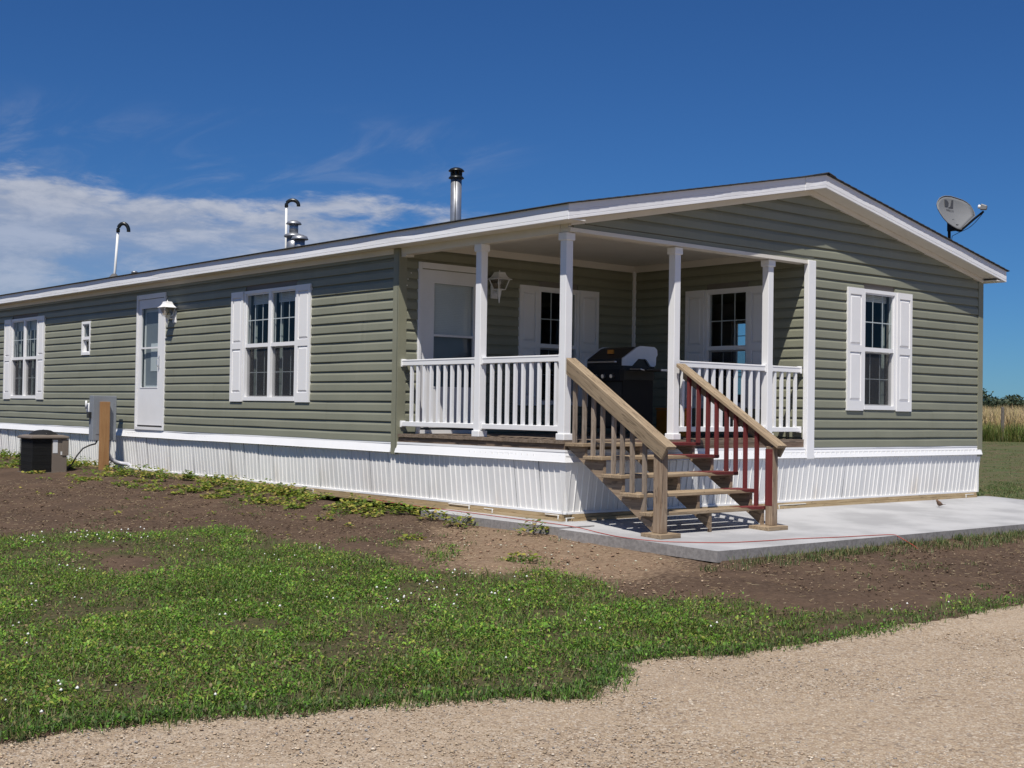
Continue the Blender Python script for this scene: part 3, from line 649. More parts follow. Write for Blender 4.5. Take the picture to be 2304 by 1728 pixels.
def core(frame, A0, A1, zb, zt_, holes, t=.11, name='wall_core'):
    """the stud wall behind the boards, with real openings"""
    mb = MB(); As = sorted({A0, A1, *[h[0] for h in holes], *[h[1] for h in holes]}); Zs = sorted({zb, zt_, *[h[2] for h in holes], *[h[3] for h in holes]})
    As = [a for a in As if A0 <= a <= A1]; Zs = [z for z in Zs if zb <= z <= zt_]
    for i in range(len(As)-1):
        for j in range(len(Zs)-1):
            ca, cz = (As[i]+As[i+1])/2, (Zs[j]+Zs[j+1])/2
            if any(h[0] < ca < h[1] and h[2] < cz < h[3] for h in holes): continue
            frame.box(mb, As[i], As[i+1], Zs[j], Zs[j+1], -t, -.002)
    return mb.build(name, 'interior_wall', H)
# openings: (a0,a1,z0,z1)
WZ0, WZ1, WR = 1.25, 2.845, 2.05
sideholes = [(15.12, 16.52, WZ0+.02, WZ1-.02), (12.57, 12.925, 2.065, 2.63), (9.56, 10.57, .80, 2.95), (5.475, 6.92, WZ0+.02, WZ1-.02)]
gabholes = [(5.305, 6.025, WZ0+.02, WZ1-.02)]
doorholes = [(.32, 1.30, .87, 2.95), (2.28, 3.0, WZ0+.02, WZ1-.02)]
inholes = [(.945, 1.67, WZ0+.02, WZ1-.02)]
farholes = [(3.85, 4.62, 1.45, 2.77)]
clad(SIDE, 3.16, L, 0, 19, sideholes, seams=(3.3, 7.2, 11.0))
clad(GAB, 4.22, W-.095, 0, 18, gabholes, seams=(5.6,))
def gend(z):
    d = (3.30+.03-z)/SL if False else 0
    zr = z+.0; xl = (zr-(ZF+SL*OX-.066))/SL
    return (max(.06, xl+.02), min(W-.095 if z < 3.1 else W-.02, W-xl-.02))
clad(GAB, 0, W, 19, 26, [], ends=gend, seams=(1.6, 4.6))
course(GAB, 18, 4.235, W-.095); course(GAB, 18, .10, 4.235) if False else None
mb = MB(); GAB.box(mb, .06, 4.235, 3.118, 3.172, .001, .012); mb.build('siding_board', 'green_siding', H)
clad(DOORW, .09, 4.10, 0, 20, doorholes, ztop=3.2)
clad(INW, .02, 3.03, 0, 20, inholes, ztop=3.2)
clad(FAR, .095, L-.1, 0, 19, farholes)
core(SIDE, 3.17, L, .62, 3.15, sideholes); core(GAB, 4.24, W, .62, 3.15, gabholes); core(DOORW, .02, 4.24, .72, 3.3, doorholes); core(INW, .02, 2.95, .72, 3.3, inholes); core(FAR, .11, L, .62, 3.15, farholes); core(BACK, .0, W, .62, 3.15, [])
# gable infill behind boards
mb = MB(); mb.add([(.02, .01, 3.1), (W-.02, .01, 3.1), (W/2, .01, ZF+SL*(W/2)+.03), (.02, .10, 3.1), (W-.02, .10, 3.1), (W/2, .10, ZF+SL*(W/2)+.03)], [(0, 1, 2), (5, 4, 3), (0, 2, 5, 3), (1, 4, 5, 2), (0, 3, 4, 1)]); mb.build('gable_wall', 'interior_wall', H)
mb = MB(); mb.box(.12, W-.12, 3.18, L-.12, .70, .80); mb.box(4.26, W-.12, .12, 3.18, .70, .80); mb.build('floor_slab', 'interior_floor', H)
mb = MB(); mb.box(.12, W-.12, 3.18, L-.12, 3.08, 3.12); mb.box(4.26, W-.12, .12, 3.18, 3.08, 3.12); mb.build('ceiling_board', 'interior_wall', H)
mb = MB(); mb.box(.12, 8.1, 8.3, 8.38, .8, 3.08); mb.box(.12, 8.1, 13.4, 13.48, .8, 3.08); mb.box(4.9, 4.98, 8.4, 13.4, .8, 3.08); mb.build('partition_wall', 'interior_wall', H)

# corner boards
mb = MB(); SIDE.box(mb, 3.052, 3.155, .612, ZF-.002, .004, .034); mb.box(-.034, .090, 3.036, 3.060, .612, 3.19); mb.build('corner_board', 'green_trim', H)
mb = MB(); GAB.box(mb, W-.098, W+.025, .60, ZF+.03, .004, .032); mb.box(W-.002, W+.024, .004, .10, .60, ZF-.002); mb.build('corner_board', 'green_trim', H)
mb = MB(); mb.box(4.072, 4.112, 3.002, 3.040, DK, 3.19); mb.build('inside_corner_trim', 'white_vinyl', H)
mb = MB(); mb.box(4.085, 4.235, -.045, .028, .615, 3.122); o = mb.build('corner_board', 'white_vinyl', H); o['label'] = 'white corner board at the right end of the porch'; bevel(o, .004)

# white band over the skirting
def band(a0, a1, frame, name='trim_band', e0=0, e1=0):
    pr = [(.0, ZT), (.022, ZT), (.024, ZT-.024), (.018, ZT-.030), (.050, ZT-.122), (.054, ZT-.130), (.046, ZT-.132), (.0, ZT-.10)]
    mb = MB(); n = max(1, int((a1-a0)/.9)); m_ = len(pr); vs = []; rs = random.Random(int(a0*10+5))
    for i in range(n+1):
        a = a0+(a1-a0)*i/n; dw = rs.uniform(-.005, .007)*(0 < i < n)
        for j, (w_, z_) in enumerate(pr):
            aa = a
            if i == 0: aa = a-e0*w_
            if i == n: aa = a+e1*w_
            vs.append(frame.p(aa, z_+(dw*.5 if j in (4, 5, 6) else 0), w_+(dw if j in (3, 4, 5, 6) else 0)))
    fs = [(i*m_+j, (i+1)*m_+j, (i+1)*m_+(j+1) % m_, i*m_+(j+1) % m_) for i in range(n) for j in range(m_)]+[tuple(range(m_)), tuple(n*m_+j for j in range(m_))[::-1]]
    mb.add(vs, fs); return mb.build(name, 'white_vinyl', H)
band(0, 3.05, SIDE, e0=1); band(3.157, L, SIDE); band(0, 4.08, GAB, e0=1); band(4.24, W, GAB, e1=0); band(.0, L, FAR, e0=0)

# skirting panels, 16 inch wide with standing ribs, leaning in at the foot
def skirt(frame, A0, A1, e0=0):
    n = int(round((A1-A0)/.406)); wd = (A1-A0)/n; ZB, ZU = .088, .70
    rs = random.Random(int(A0*7+frame.o.x))
    for i in range(n):
        a = A0+i*wd; pts = []
        ribs = [.06, .16, .255, .345] if rs.random() < 2 else []
        pts.append((0, 0)); pr = 0
        for r_ in ribs:
            r2 = r_*wd/.406+rs.uniform(-.006, .006)
            pts += [(r2-.006, pr), (r2-.001, .010), (r2+.004, .010), (r2+.013, 0.0)]; pr = 0.0
        pts.append((wd-.001, 0)); mb = MB(); vs = []; m_ = len(pts); jb = rs.uniform(-.004, .004)
        wt = (.034 if frame is GAB else .016+.010*math.sin(a*1.9)+.008*math.sin(a*.7+1))
        for z_, w_ in ((ZB, -.045), (ZU, wt)):
            for (p_, d_) in pts: vs.append(frame.p(a+p_, z_, w_+d_+jb*(z_ < .2)))
        flip = frame.u.cross(frame.n).z > 0
        fs = [(j, j+1, m_+j+1, m_+j) if not flip else (m_+j, m_+j+1, j+1, j) for j in range(m_-1)]
        mb.add(vs, fs); mb.build('skirting_panel', 'skirt_vinyl', H)
    mb = MB(); frame.box(mb, A0-(.0 if not e0 else -.035), A1, .076, .098, -.065, -.024); mb.build('skirting_track', 'white_vinyl', H)
skirt(SIDE, .0, L, 1); skirt(GAB, .0, W, 1)
mb = MB(); FAR.box(mb, .0, L, .08, .70, -.05, -.01); mb.build('skirting_panel', 'skirt_vinyl', H)
# corner of the skirting
mb = MB(); mb.add([(.036, .036, .088), (-.026, -.036, .70), (.09, .037, .088), (.06, -.040, .70), (.037, .09, .088), (-.030, .06, .70)], [(0, 2, 3, 1), (0, 1, 5, 4)]); mb.build('skirting_corner', 'skirt_vinyl', H)
# base timbers: two courses of treated planks
def timbers(frame, A0, A1, mat, zs=((-.005, .034), (.037, .075)), cut=3.6, e=0):
    rs = random.Random(int(A0*3)+len(mat))
    for r_, (z0, z1) in enumerate(zs):
        a = A0
        while a < A1-.05:
            b = min(a+cut*(.8+.4*rs.random()), A1); ww = rs.uniform(-.006, .006)
            mb = MB(); frame.box(mb, a, b-.004, z0, z1, -.14, -.020+ww+(.012 if r_ == 0 else 0)); mb.build('base_timber', mat, H); a = b
timbers(SIDE, .05, L, 'timber_side'); timbers(GAB, .14, W-.03, 'timber_front')
mb = MB(); mb.box(.16, W-.02, .020, .045, -.004, .010); mb.build('foam_strip', 'foam_yellow', H)
for (fr, a, zc, ln) in ((SIDE, 1.62, .062, .40), (SIDE, 1.20, .05, .16), (SIDE, .10, .060, .22), (GAB, .03, .035, .12), (SIDE, 5.0, .058, .25), (GAB, 3.6, .045, .55), (GAB, 7.9, .045, .22)):
    mb = MB(); fr.box(mb, a, a+ln, zc, zc+.007, -.018, -.008); fr.box(mb, a, a+.012, zc-.040, zc, -.012, -.003); mb.build('tie_strap', 'strap_white', H)
mb = MB(); mb.box(.16, W-.05, .12, .14, 0, .7); mb.box(.12, .14, .16, L, 0, .7); mb.build('crawlspace_backing', 'black_plastic', H)

# ------------------------------------------------------------------ roof, fascia, soffit
XM = W/2; YB = L+OY
def roofz(x): return ZF+FH+SL*(OX+(x if x < XM else W-x))
def fascia_strip(p0, p1, out, hgt, name, mat='fascia_metal', seed=0, step=.45, ribs=True):
    """bent sheet fascia: ribbed, oil-canned"""
    p0, p1 = Vector(p0), Vector(p1); n = max(2, int((p1-p0).length/step)); out = Vector(out); rs = random.Random(seed)
    pr = [(0, 0), (.006, .004), (.006, .030), (.002, .034), (.006, .038), (.006, .092), (.002, .096), (.006, .100), (.004, hgt), (-.02, hgt), (-.02, 0)]
    m_ = len(pr); vs = []
    for i in range(n+1):
        c = p0+(p1-p0)*i/n; b = rs.uniform(-.005, .005)*(0 < i < n)
        for j, (w_, z_) in enumerate(pr):
            vs.append(tuple(c+out*(w_+(b if j in (5, 6, 7, 8) else b*.3 if j < 5 else 0))+Vector((0, 0, z_))))
    fs = [(i*m_+j, (i+1)*m_+j, (i+1)*m_+(j+1) % m_, i*m_+(j+1) % m_) for i in range(n) for j in range(m_)]+[tuple(range(m_)), tuple(n*m_+j for j in range(m_))[::-1]]
    mb = MB(); mb.add(vs, fs); return mb.build(name, mat, H)
ys = [-OY, 3.35, 7.0, 10.66, 14.3, 17.95, 21.6, YB]
for i in range(len(ys)-1): fascia_strip((-OX, ys[i]+.001, ZF), (-OX, ys[i+1]-.001, ZF), (-1, 0, 0), FH, 'fascia', seed=i+3)
for i in range(len(ys)-1): fascia_strip((W+OX, ys[i]+.001, ZF), (W+OX, ys[i+1]-.001, ZF), (1, 0, 0), FH, 'fascia', seed=i+30)
xs_ = [-OX, 1.15, XM-.42, XM]
for i in range(3):
    a, b = xs_[i], xs_[i+1]; lift = .006 if i == 2 else 0
    fascia_strip((a, -OY-lift, ZF+SL*(a+OX)), (b-.001, -OY-lift, ZF+SL*(b+OX)), (0, -1, 0), FH, 'rake_fascia', seed=50+i, step=.38)
xs_ = [XM, XM+2.4, W+OX]
for i in range(2):
    a, b = xs_[i], xs_[i+1]; fascia_strip((a+.001, -OY, ZF+SL*(W-a+OX)), (b, -OY, ZF+SL*(W-b+OX)), (0, -1, 0), FH, 'rake_fascia', seed=60+i, step=.38)
# soffits
mb = MB(); n = 58
for i in range(n):        # vented eave soffit panels
    y0 = -OY+.005+(YB+OY-.01)*i/n; y1 = -OY+.005+(YB+OY-.01)*(i+1)/n-.002
    mb.hexa([(-OX+.004, y0, ZF+.004), (.0, y0, ZF+.004), (0, y1, ZF+.004), (-OX+.004, y1, ZF+.004), (-OX+.004, y0, ZF+.02), (0, y0, ZF+.02), (0, y1, ZF+.02), (-OX+.004, y1, ZF+.02)])
mb.build('soffit', 'soffit_white', H)
mb = MB(); mb.box(W, W+OX-.004, -OY+.005, YB, ZF+.004, ZF+.02); mb.build('soffit', 'soffit_white', H)
for x0, x1 in ((-OX+.004, XM), (XM, W+OX-.004)):
    mb = MB(); n = 14
    for i in range(n):
        a = x0+(x1-x0)*i/n; b = x0+(x1-x0)*(i+1)/n-.002; za = roofz(a)-FH+.004; zb_ = roofz(b)-FH+.004
        mb.hexa([(a, -OY+.004, za), (b, -OY+.004, zb_), (b, .03, zb_), (a, .03, za), (a, -OY+.004, za+.014), (b, -OY+.004, zb_+.014), (b, .03, zb_+.014), (a, .03, za+.014)])
    mb.build('gable_soffit', 'soffit_white', H)
# frieze boards
mb = MB(); SIDE.box(mb, 3.158, L, ZF-.066, ZF+.003, .010, .040); mb.build('frieze_board', 'soffit_white', H)
for s0, s1 in ((.0, XM), (XM, W)):
    za, zb_ = roofz(s0)-FH+.002, roofz(s1)-FH+.002
    mb = MB(); mb.hexa([(s0, -.042, za-.066), (s1, -.042, zb_-.066), (s1, -.001, zb_-.066), (s0, -.001, za-.066), (s0, -.042, za), (s1, -.042, zb_), (s1, -.001, zb_), (s0, -.001, za)]); mb.build('frieze_board', 'soffit_white', H)
# roof deck and shingle courses
def slope_panel(mb, xa, xb, ya, yb, dz, th):
    za, zb_ = roofz(xa)+dz, roofz(xb)+dz
    if xa < XM < xb: raise ValueError
    mb.hexa([(xa, ya, za-th), (xb, ya, zb_-th), (xb, yb, zb_-th), (xa, yb, za-th), (xa, ya, za), (xb, ya, zb_), (xb, yb, zb_), (xa, yb, za)])
mb = MB(); slope_panel(mb, -OX-.028, XM, -OY-.028, YB+.028, .002, .007); slope_panel(mb, XM, W+OX+.028, -OY-.028, YB+.028, .002, .007); roof = mb.build('roof', 'shingle_dark', H)
mb = MB(); n = 31
for sd in (0, 1):
    for i in range(n):
        d0 = -OX-.040+(XM+OX)*i/n; d1 = -OX-.040+(XM+OX)*(i+1)/n+.012
        for j in range(24):
            ya = -OY-.038+(YB+OY+.076)*j/24; yb = -OY-.038+(YB+OY+.076)*(j+1)/24-.004
            if sd == 0: xa, xb = d0, min(d1, XM); za, zb_ = roofz(xa)+.013, roofz(xb)+.007
            else: xa, xb = W-min(d1, XM), W-d0; za, zb_ = roofz(xa)+.007, roofz(xb)+.013
            mb.hexa([(xa, ya, za-.008), (xb, ya, zb_-.008), (xb, yb, zb_-.008), (xa, yb, za-.008), (xa, ya, za), (xb, ya, zb_), (xb, yb, zb_), (xa, yb, za)])
o = mb.build('shingles', 'shingle_dark', roof); o['kind'] = 'stuff'
mb = MB(); mb.add([(XM-.15, -OY-.042, roofz(XM-.15)+.020), (XM, -OY-.042, roofz(XM)+.028), (XM+.15, -OY-.042, roofz(XM+.15)+.020), (XM-.15, YB+.02, roofz(XM-.15)+.020), (XM, YB+.02, roofz(XM)+.028), (XM+.15, YB+.02, roofz(XM+.15)+.020),
 (XM-.15, -OY-.042, roofz(XM-.15)+.008), (XM, -OY-.042, roofz(XM)+.016), (XM+.15, -OY-.042, roofz(XM+.15)+.008)], [(0, 1, 4, 3), (1, 2, 5, 4), (6, 7, 1, 0), (7, 8, 2, 1)]); mb.build('ridge_cap', 'shingle_dark', roof)

# ------------------------------------------------------------------ roof pipes
def gooseneck(base, bottom, top, peak, end, r, rb, label=None):
    g = MB(); g.tube([base, bottom, top], r, 12); p = g.build('vent_pipe', 'pvc_white', H, True)
    if label: p['label'] = label
    top, peak, end = Vector(top), Vector(peak), Vector(end); c = Vector(((top.x+end.x)/2, (top.y+end.y)/2, (top.z+end.z)/2)); hx = (end-top)/2; R_ = hx.length
    pts = [tuple(c-hx*math.cos(t)+Vector((0, 0, (peak.z-c.z)*math.sin(t)))) for t in np.linspace(0, math.pi, 15)]
    pts = [tuple(top-Vector((0, 0, .04)))]+pts+[tuple(end-Vector((0, 0, .02)))]
    g = MB(); g.tube(pts, rb, 12); g.build('elbow', 'abs_black', p, True)
    return p
rdir = Vector((R2.x, R2.y, 0)).normalized()
e1 = Vector((1.2, 14.284, 4.56))+rdir*.205
p1 = gooseneck((1.2, 14.43, 3.58), (1.2, 14.395, 3.757), (1.2, 14.284, 4.569), (1.2, 14.1, 4.70), tuple(e1), .024, .036, 'white vent pipe with black gooseneck at the left')
g = MB(); g.lathe((1.2, 14.42, 3.60), [(.16, -.05), (.13, .02), (.06, .10), (.035, .125)], 16); g.build('pipe_boot', 'roof_cement', p1, True)
e2 = Vector((2.0, 9.251, 4.60))+rdir*.205
p2 = gooseneck((2.0, 9.24, 3.72), (2.0, 9.24, 3.9), (2.0, 9.251, 4.603), (2, 9.1, 4.685), tuple(e2), .021, .031, 'white vent pipe with black gooseneck among the metal vents')
g = MB(); g.lathe((1.25, 13.60, 3.56), [(.055, 0), (.055, .12), (.06, .12), (.06, .15), (.04, .16)], 14); g.build('vent_stub', 'galvanised', H, True)
g = MB(); g.lathe((2.02, 9.03, 3.70), [(.115, 0), (.115, .33)], 24); o = g.build('furnace_flue', 'galvanised', H, True)
g = MB(); g.lathe((2.02, 9.03, 4.045), [(.112, -.03), (.155, -.012), (.165, .0), (.15, .028), (.08, .055), (.076, .058)], 24); g.build('storm_collar', 'galvanised', o, True)
g = MB(); g.lathe((2.02, 9.03, 4.10), [(.076, 0), (.076, .165)], 20); g.build('flue_pipe', 'galvanised', o, True)
g = MB(); g.lathe((2.02, 9.03, 4.245), [(.08, .008), (.128, .004), (.132, .012), (.115, .04), (.06, .068), (.0, .075)], 24); g.build('flue_cap', 'galvanised', o, True)
g = MB(); g.lathe((1.92, 8.66, 3.68), [(.085, 0), (.085, .28)], 20); o = g.build('roof_vent', 'galvanised', H, True)
g = MB(); g.lathe((1.92, 8.66, 3.955), [(.085, .0), (.138, -.008), (.142, .004), (.12, .045), (.06, .072), (.0, .078)], 24); g.build('vent_cap', 'galvanised', o, True)
g = MB(); g.lathe((2.5, 5.19, 3.80), [(.088, 0), (.083, .2), (.083, .80)], 24); ch = g.build('chimney_pipe', 'galvanised', H, True)
g = MB(); g.box(2.5-.062, 2.5-.054, 5.19-.066, 5.19-.055, 3.82, 4.58); g.build('pipe_seam', 'black_metal', ch)
g = MB(); g.lathe((2.5, 5.19, 4.60), [(.085, -.005), (.115, .004), (.118, .012), (.088, .045), (.07, .052)], 24); g.build('collar', 'flue_black', ch, True)
g = MB()
for k in range(8):
    t = 2*math.pi*k/8; g.box(2.5+.078*math.cos(t)-.008, 2.5+.078*math.cos(t)+.008, 5.19+.078*math.sin(t)-.008, 5.19+.078*math.sin(t)+.008, 4.65, 4.712)
for zc in (4.668, 4.688):
    g.lathe((2.5, 5.19, zc), [(.080, 0), (.083, .004), (.080, .007)], 20)
g.lathe((2.5, 5.19, 4.645), [(.052, 0), (.052, .03)], 16); g.build('cap_cage', 'flue_black', ch)
g = MB(); g.lathe((2.5, 5.19, 4.708), [(.085, 0), (.118, .004), (.119, .014), (.09, .042), (.05, .058), (.0, .06)], 24); g.build('chimney_cap', 'flue_black', ch, True)

# ------------------------------------------------------------------ windows
def sash(mb, fr, a0, a1, z0, z1, w0, w1, t=.032):
    fr.box(mb, a0, a0+t, z0, z1, w0, w1); fr.box(mb, a1-t, a1, z0, z1, w0, w1); fr.box(mb, a0+t, a1-t, z0, z0+t, w0, w1); fr.box(mb, a0+t, a1-t, z1-t, z1, w0, w1)
def shutter(fr, a0, a1, z0=1.235, z1=2.845, mid=2.05):
    mb = MB(); t = .032; st = .052
    fr.box(mb, a0, a1, z0, z1, .012, .030)                       # back board
    for (x0, x1, y0, y1) in ((a0, a0+st, z0, z1), (a1-st, a1, z0, z1), (a0+st, a1-st, z0, z0+.13), (a0+st, a1-st, mid-.045, mid+.045), (a0+st, a1-st, z1-.085, z1)):
        fr.box(mb, x0, x1, y0, y1, .030, .046)
    for y0, y1 in ((z0+.13, mid-.045), (mid+.045, z1-.085)):       # raised fields
        b0, b1, c0, c1 = a0+st+.006, a1-st-.006, y0+.012, y1-.012; i = .024
        mb.add([fr.p(b0, c0, .030), fr.p(b1, c0, .030), fr.p(b1, c1, .030), fr.p(b0, c1, .030), fr.p(b0+i, c0+i, .043), fr.p(b1-i, c0+i, .043), fr.p(b1-i, c1-i, .043), fr.p(b0+i, c1-i, .043)],
               [(0, 1, 5, 4), (1, 2, 6, 5), (2, 3, 7, 6), (3, 0, 4, 7), (4, 5, 6, 7)])
    return mb.build('shutter', 'shutter_white', H)
def window(fr, a0, a1, z0=WZ0, z1=WZ1, rz=WR, twin=False, grid=(3, 2), label=None, curtain=None, screen=True, blind=None):
    mb = MB(); f = .046
    fr.box(mb, a0, a0+f, z0, z1, -.06, .030); fr.box(mb, a1-f, a1, z0, z1, -.06, .030); fr.box(mb, a0+f, a1-f, z0, z0+.05, -.06, .034); fr.box(mb, a0+f, a1-f, z1-f, z1, -.06, .031)
    units = [(a0+f, a1-f)]
    if twin:
        c = (a0+a1)/2; fr.box(mb, c-.035, c+.035, z0+.05, z1-f, -.06, .028); units = [(a0+f, c-.035), (c+.035, a1-f)]
    win = mb.build('window', 'white_vinyl', H)
    if label: win['label'] = label
    for (u0, u1) in units:
        mb = MB(); sash(mb, fr, u0, u1, rz-.028, z1-f, -.018, .014, .020); fr.box(mb, u0, u1, rz-.028, rz+.026, .014, .020); mb.build('upper_sash', 'white_vinyl', win)
        mb = MB(); sash(mb, fr, u0, u1, z0+.05, rz-.030, -.050, -.028, .020); mb.build('lower_sash', 'white_vinyl', win)
        mb = MB(); mb.add([fr.p(u0+.018, rz+.01, -.003), fr.p(u1-.018, rz+.01, -.003), fr.p(u1-.018, z1-f-.018, -.003), fr.p(u0+.018, z1-f-.018, -.003)], [(0, 1, 2, 3)]); mb.build('pane', 'window_glass', win)
        mb = MB(); mb.add([fr.p(u0+.028, z0+.078, -.041), fr.p(u1-.028, z0+.078, -.041), fr.p(u1-.028, rz-.058, -.041), fr.p(u0+.028, rz-.058, -.041)], [(0, 1, 2, 3)]); mb.build('pane', 'window_glass', win)
        if grid:
            for (g0, g1, ww, t) in ((rz, z1-f-.02, -.009, .007), (z0+.08, rz-.06, -.046, .006)):
                mb = MB(); nc, nr = grid
                for k in range(1, nc): a = u0+(u1-u0)*k/nc; fr.box(mb, a-t, a+t, g0, g1, ww-.004, ww)
                for k in range(1, nr): zc = g0+(g1-g0)*k/nr; fr.box(mb, u0+.02, u1-.02, zc-t, zc+t, ww-.0045, ww-.0005)
                mb.build('muntin_grid', 'white_paint', win)
        if screen:
            mb = MB(); mb.add([fr.p(u0+.006, z0+.056, -.008), fr.p(u1-.006, z0+.056, -.008), fr.p(u1-.006, rz-.034, -.008), fr.p(u0+.006, rz-.034, -.008)], [(0, 1, 2, 3)]); mb.build('insect_screen', 'insect_screen', win)
        if curtain:
            for side_ in curtain:
                mb = MB(); n = 14; wdt = (u1-u0)*(.10 if side_ != 'full' else .9); s0 = u0+.01 if side_ in ('a', 'full') else u1-.01-wdt
                vs = []
                for i in range(n+1):
                    a = s0+wdt*i/n; w_ = -.13+.012*math.sin(i*2.4)
                    vs += [fr.p(a, z0+.05, w_), fr.p(a, z1-.05, w_)]
                mb.add(vs, [(2*i, 2*i+2, 2*i+3, 2*i+1) for i in range(n)]); mb.build('curtain', 'curtain_cloth', win)
        if blind:
            mb = MB(); k = 0; zc = z1-.06
            while zc > blind: fr.box(mb, u0+.01, u1-.01, zc-.020, zc, -.10, -.095); zc -= .0225
            mb.build('window_blind', 'blind_white', win)
    return win
window(SIDE, 15.10, 16.54, twin=True, label='left twin window with white shutters', curtain='b', blind=2.62)
shutter(SIDE, 14.735, 15.092); shutter(SIDE, 16.548, 16.905)
window(SIDE, 5.455, 6.94, twin=True, label='twin window with white shutters left of the porch', curtain='b', blind=2.66)
shutter(SIDE, 5.085, 5.448); shutter(SIDE, 6.948, 7.305)
window(SIDE, 12.55, 12.945, 2.045, 2.65, 2.35, grid=None, label='narrow little bathroom window', screen=False)
window(GAB, 5.283, 6.048, label='window in the gable wall', curtain='b', blind=2.70)
shutter(GAB, 4.925, 5.278); shutter(GAB, 6.053, 6.405)
window(DOORW, 2.26, 3.02, label='porch window beside the lantern'); shutter(DOORW, 1.925, 2.255); shutter(DOORW, 3.025, 3.385)
window(INW, .925, 1.69, label='porch window behind the gas grill'); shutter(INW, .585, .920); shutter(INW, 1.695, 2.03)
window(FAR, 3.83, 4.64, 1.43, 2.79, 2.30, label='window in the far long wall', screen=False)

# ------------------------------------------------------------------ doors
def door(fr, a0, a1, z0, z1, g0, g1, label, handle_a, hz=1.85, hinge_low='dark'):
    mb = MB(); f = .058
    fr.box(mb, a0, a0+f, z0, z1, .0, .034); fr.box(mb, a1-f, a1, z0, z1, .0, .034); fr.box(mb, a0+f, a1-f, z1-.075, z1, .0, .038); fr.box(mb, a0+f, a1-f, z0, z0+.045, -.02, .045)
    fr.box(mb, a0+.012, a0+f-.012, z0, z1, .034, .040); fr.box(mb, a1-f+.012, a1-.012, z0, z1, .034, .040)
    d = mb.build('door', 'white_paint', H); d['label'] = label
    b0, b1 = a0+f+.004, a1-f-.004; zz0, zz1 = z0+.075, z1-.082; w0, w1 = -.012, .018
    mb = MB(); fr.box(mb, b0, g0, zz0, zz1, w0, w1); fr.box(mb, g1, b1, zz0, zz1, w0, w1); fr.box(mb, g0, g1, 2.76, zz1, w0, w1); fr.box(mb, g0, g1, zz0, 1.455, w0, w1); fr.box(mb, g0, g1, 2.09, 2.118, w0, w1)
    fr.box(mb, g0-.012, g1+.012, 1.440, 1.455, w1, w1+.006); mb.build('door_leaf', 'white_paint', d)
    mb = MB(); fr.box(mb, b0+.01, b1-.01, z0+.046, z0+.074, -.012, .012); mb.build('door_sweep', 'black_plastic', d)
    for y0, y1 in ((1.455, 2.09), (2.118, 2.76)):
        mb = MB(); mb.add([fr.p(g0, y0, .004), fr.p(g1, y0, .004), fr.p(g1, y1, .004), fr.p(g0, y1, .004)], [(0, 1, 2, 3)]); mb.build('pane', 'window_glass', d)
    mb = MB(); fr.box(mb, handle_a-.012, handle_a+.012, hz-.09, hz+.12, .018, .026); mb.tube([fr.p(handle_a, hz-.07, .026), fr.p(handle_a-.005, hz-.04, .062), fr.p(handle_a-.005, hz+.05, .062), fr.p(handle_a, hz+.09, .026)], .007, 6); mb.build('door_handle', 'steel', d)
    return d
d = door(SIDE, 9.515, 10.61, .755, 2.99, 9.81, 10.44, 'white storm door on the long wall without steps', 9.74)
mb = MB(); SIDE.box(mb, 9.64, 10.5, .81, 2.9, -.10, -.06); mb.build('inner_door', 'blind_white', d)
mb = MB(); SIDE.box(mb, 9.85, 10.40, 1.50, 2.70, -.058, -.052); mb.build('inner_door_glass', 'grey_panel_metal', d)
mb = MB(); SIDE.box(mb, 9.92, 10.20, 1.72, 2.18, -.051, -.046); mb.build('door_notice', 'label_white', d)
d = door(DOORW, .26, 1.355, .862, 3.01, .52, 1.155, 'white storm door on the porch with a drawn blind', 1.22)
mb = MB(); zc = 2.76
while zc > 2.115: DOORW.box(mb, .505, 1.17, zc-.0215, zc-.0005, -.030+.002*(int(zc*1000)%2), -.026); zc -= .022
mb.build('window_blind', 'blind_white', d)
mb = MB(); DOORW.box(mb, .33, 1.29, .90, 2.93, -.105, -.08); mb.build('inner_door', 'grey_panel_metal', d)

# ------------------------------------------------------------------ porch
deck = empty('porch_deck', (2, 1.5, .7), parent=H)
n = 21; wd = 3.02/n
for i in range(n):
    y0 = .005+i*wd; mb = MB(); rs = random.uniform(-.002, .002); mb.box(-.028+random.uniform(-.006, .006), 4.10, y0, y0+wd-.009, .824+rs, DK+rs); mb.build('deck_board', 'deck_wood', deck)
mb = MB(); mb.box(-.006, .034, .045, 3.034, .762, .820); mb.build('rim_joist', 'rim_wood', deck)
mb = MB(); mb.box(-.006, 4.08, .004, .044, .762, .820); mb.build('rim_joist', 'rim_wood_front', deck)
mb = MB(); mb.box(.05, 4.1, .06, 3.0, .72, .80); mb.build('deck_frame', 'black_plastic', deck)
# ceiling, beams
mb = MB(); n = 10
for i in range(n): y0 = .13+(3.06-.13)*i/n; mb.box(.12, 4.12, y0, y0+(3.06-.13)/n-.002, 3.262, 3.275)
mb.build('porch_ceiling', 'soffit_white', H)
mb = MB(); mb.box(.0, 4.235, -.030, .130, 3.076, 3.118); mb.box(.0, 4.10, .012, .125, 3.120, 3.28); o = mb.build('porch_beam', 'soffit_white', H)
mb = MB(); mb.box(-.006, .120, .132, 3.034, 3.072, 3.27); mb.build('porch_beam', 'soffit_white', H)
mb = MB(); mb.box(-.004, .118, 3.036-.10, 3.034, 3.045, 3.070) ; mb.build('trim_offcut', 'soffit_white', H)
mb = MB(); mb.box(.12, 4.10, 3.020, 3.044, 3.172, 3.262); mb.build('crown_trim', 'soffit_white', H)
mb = MB(); mb.box(4.088, 4.112, .13, 3.018, 3.172, 3.262); mb.build('crown_trim', 'soffit_white', H)
mb = MB(); mb.box(.05, W-.05, .10, .11, 3.12, 3.30); mb.build('beam_backing', 'soffit_white', H) if False else None
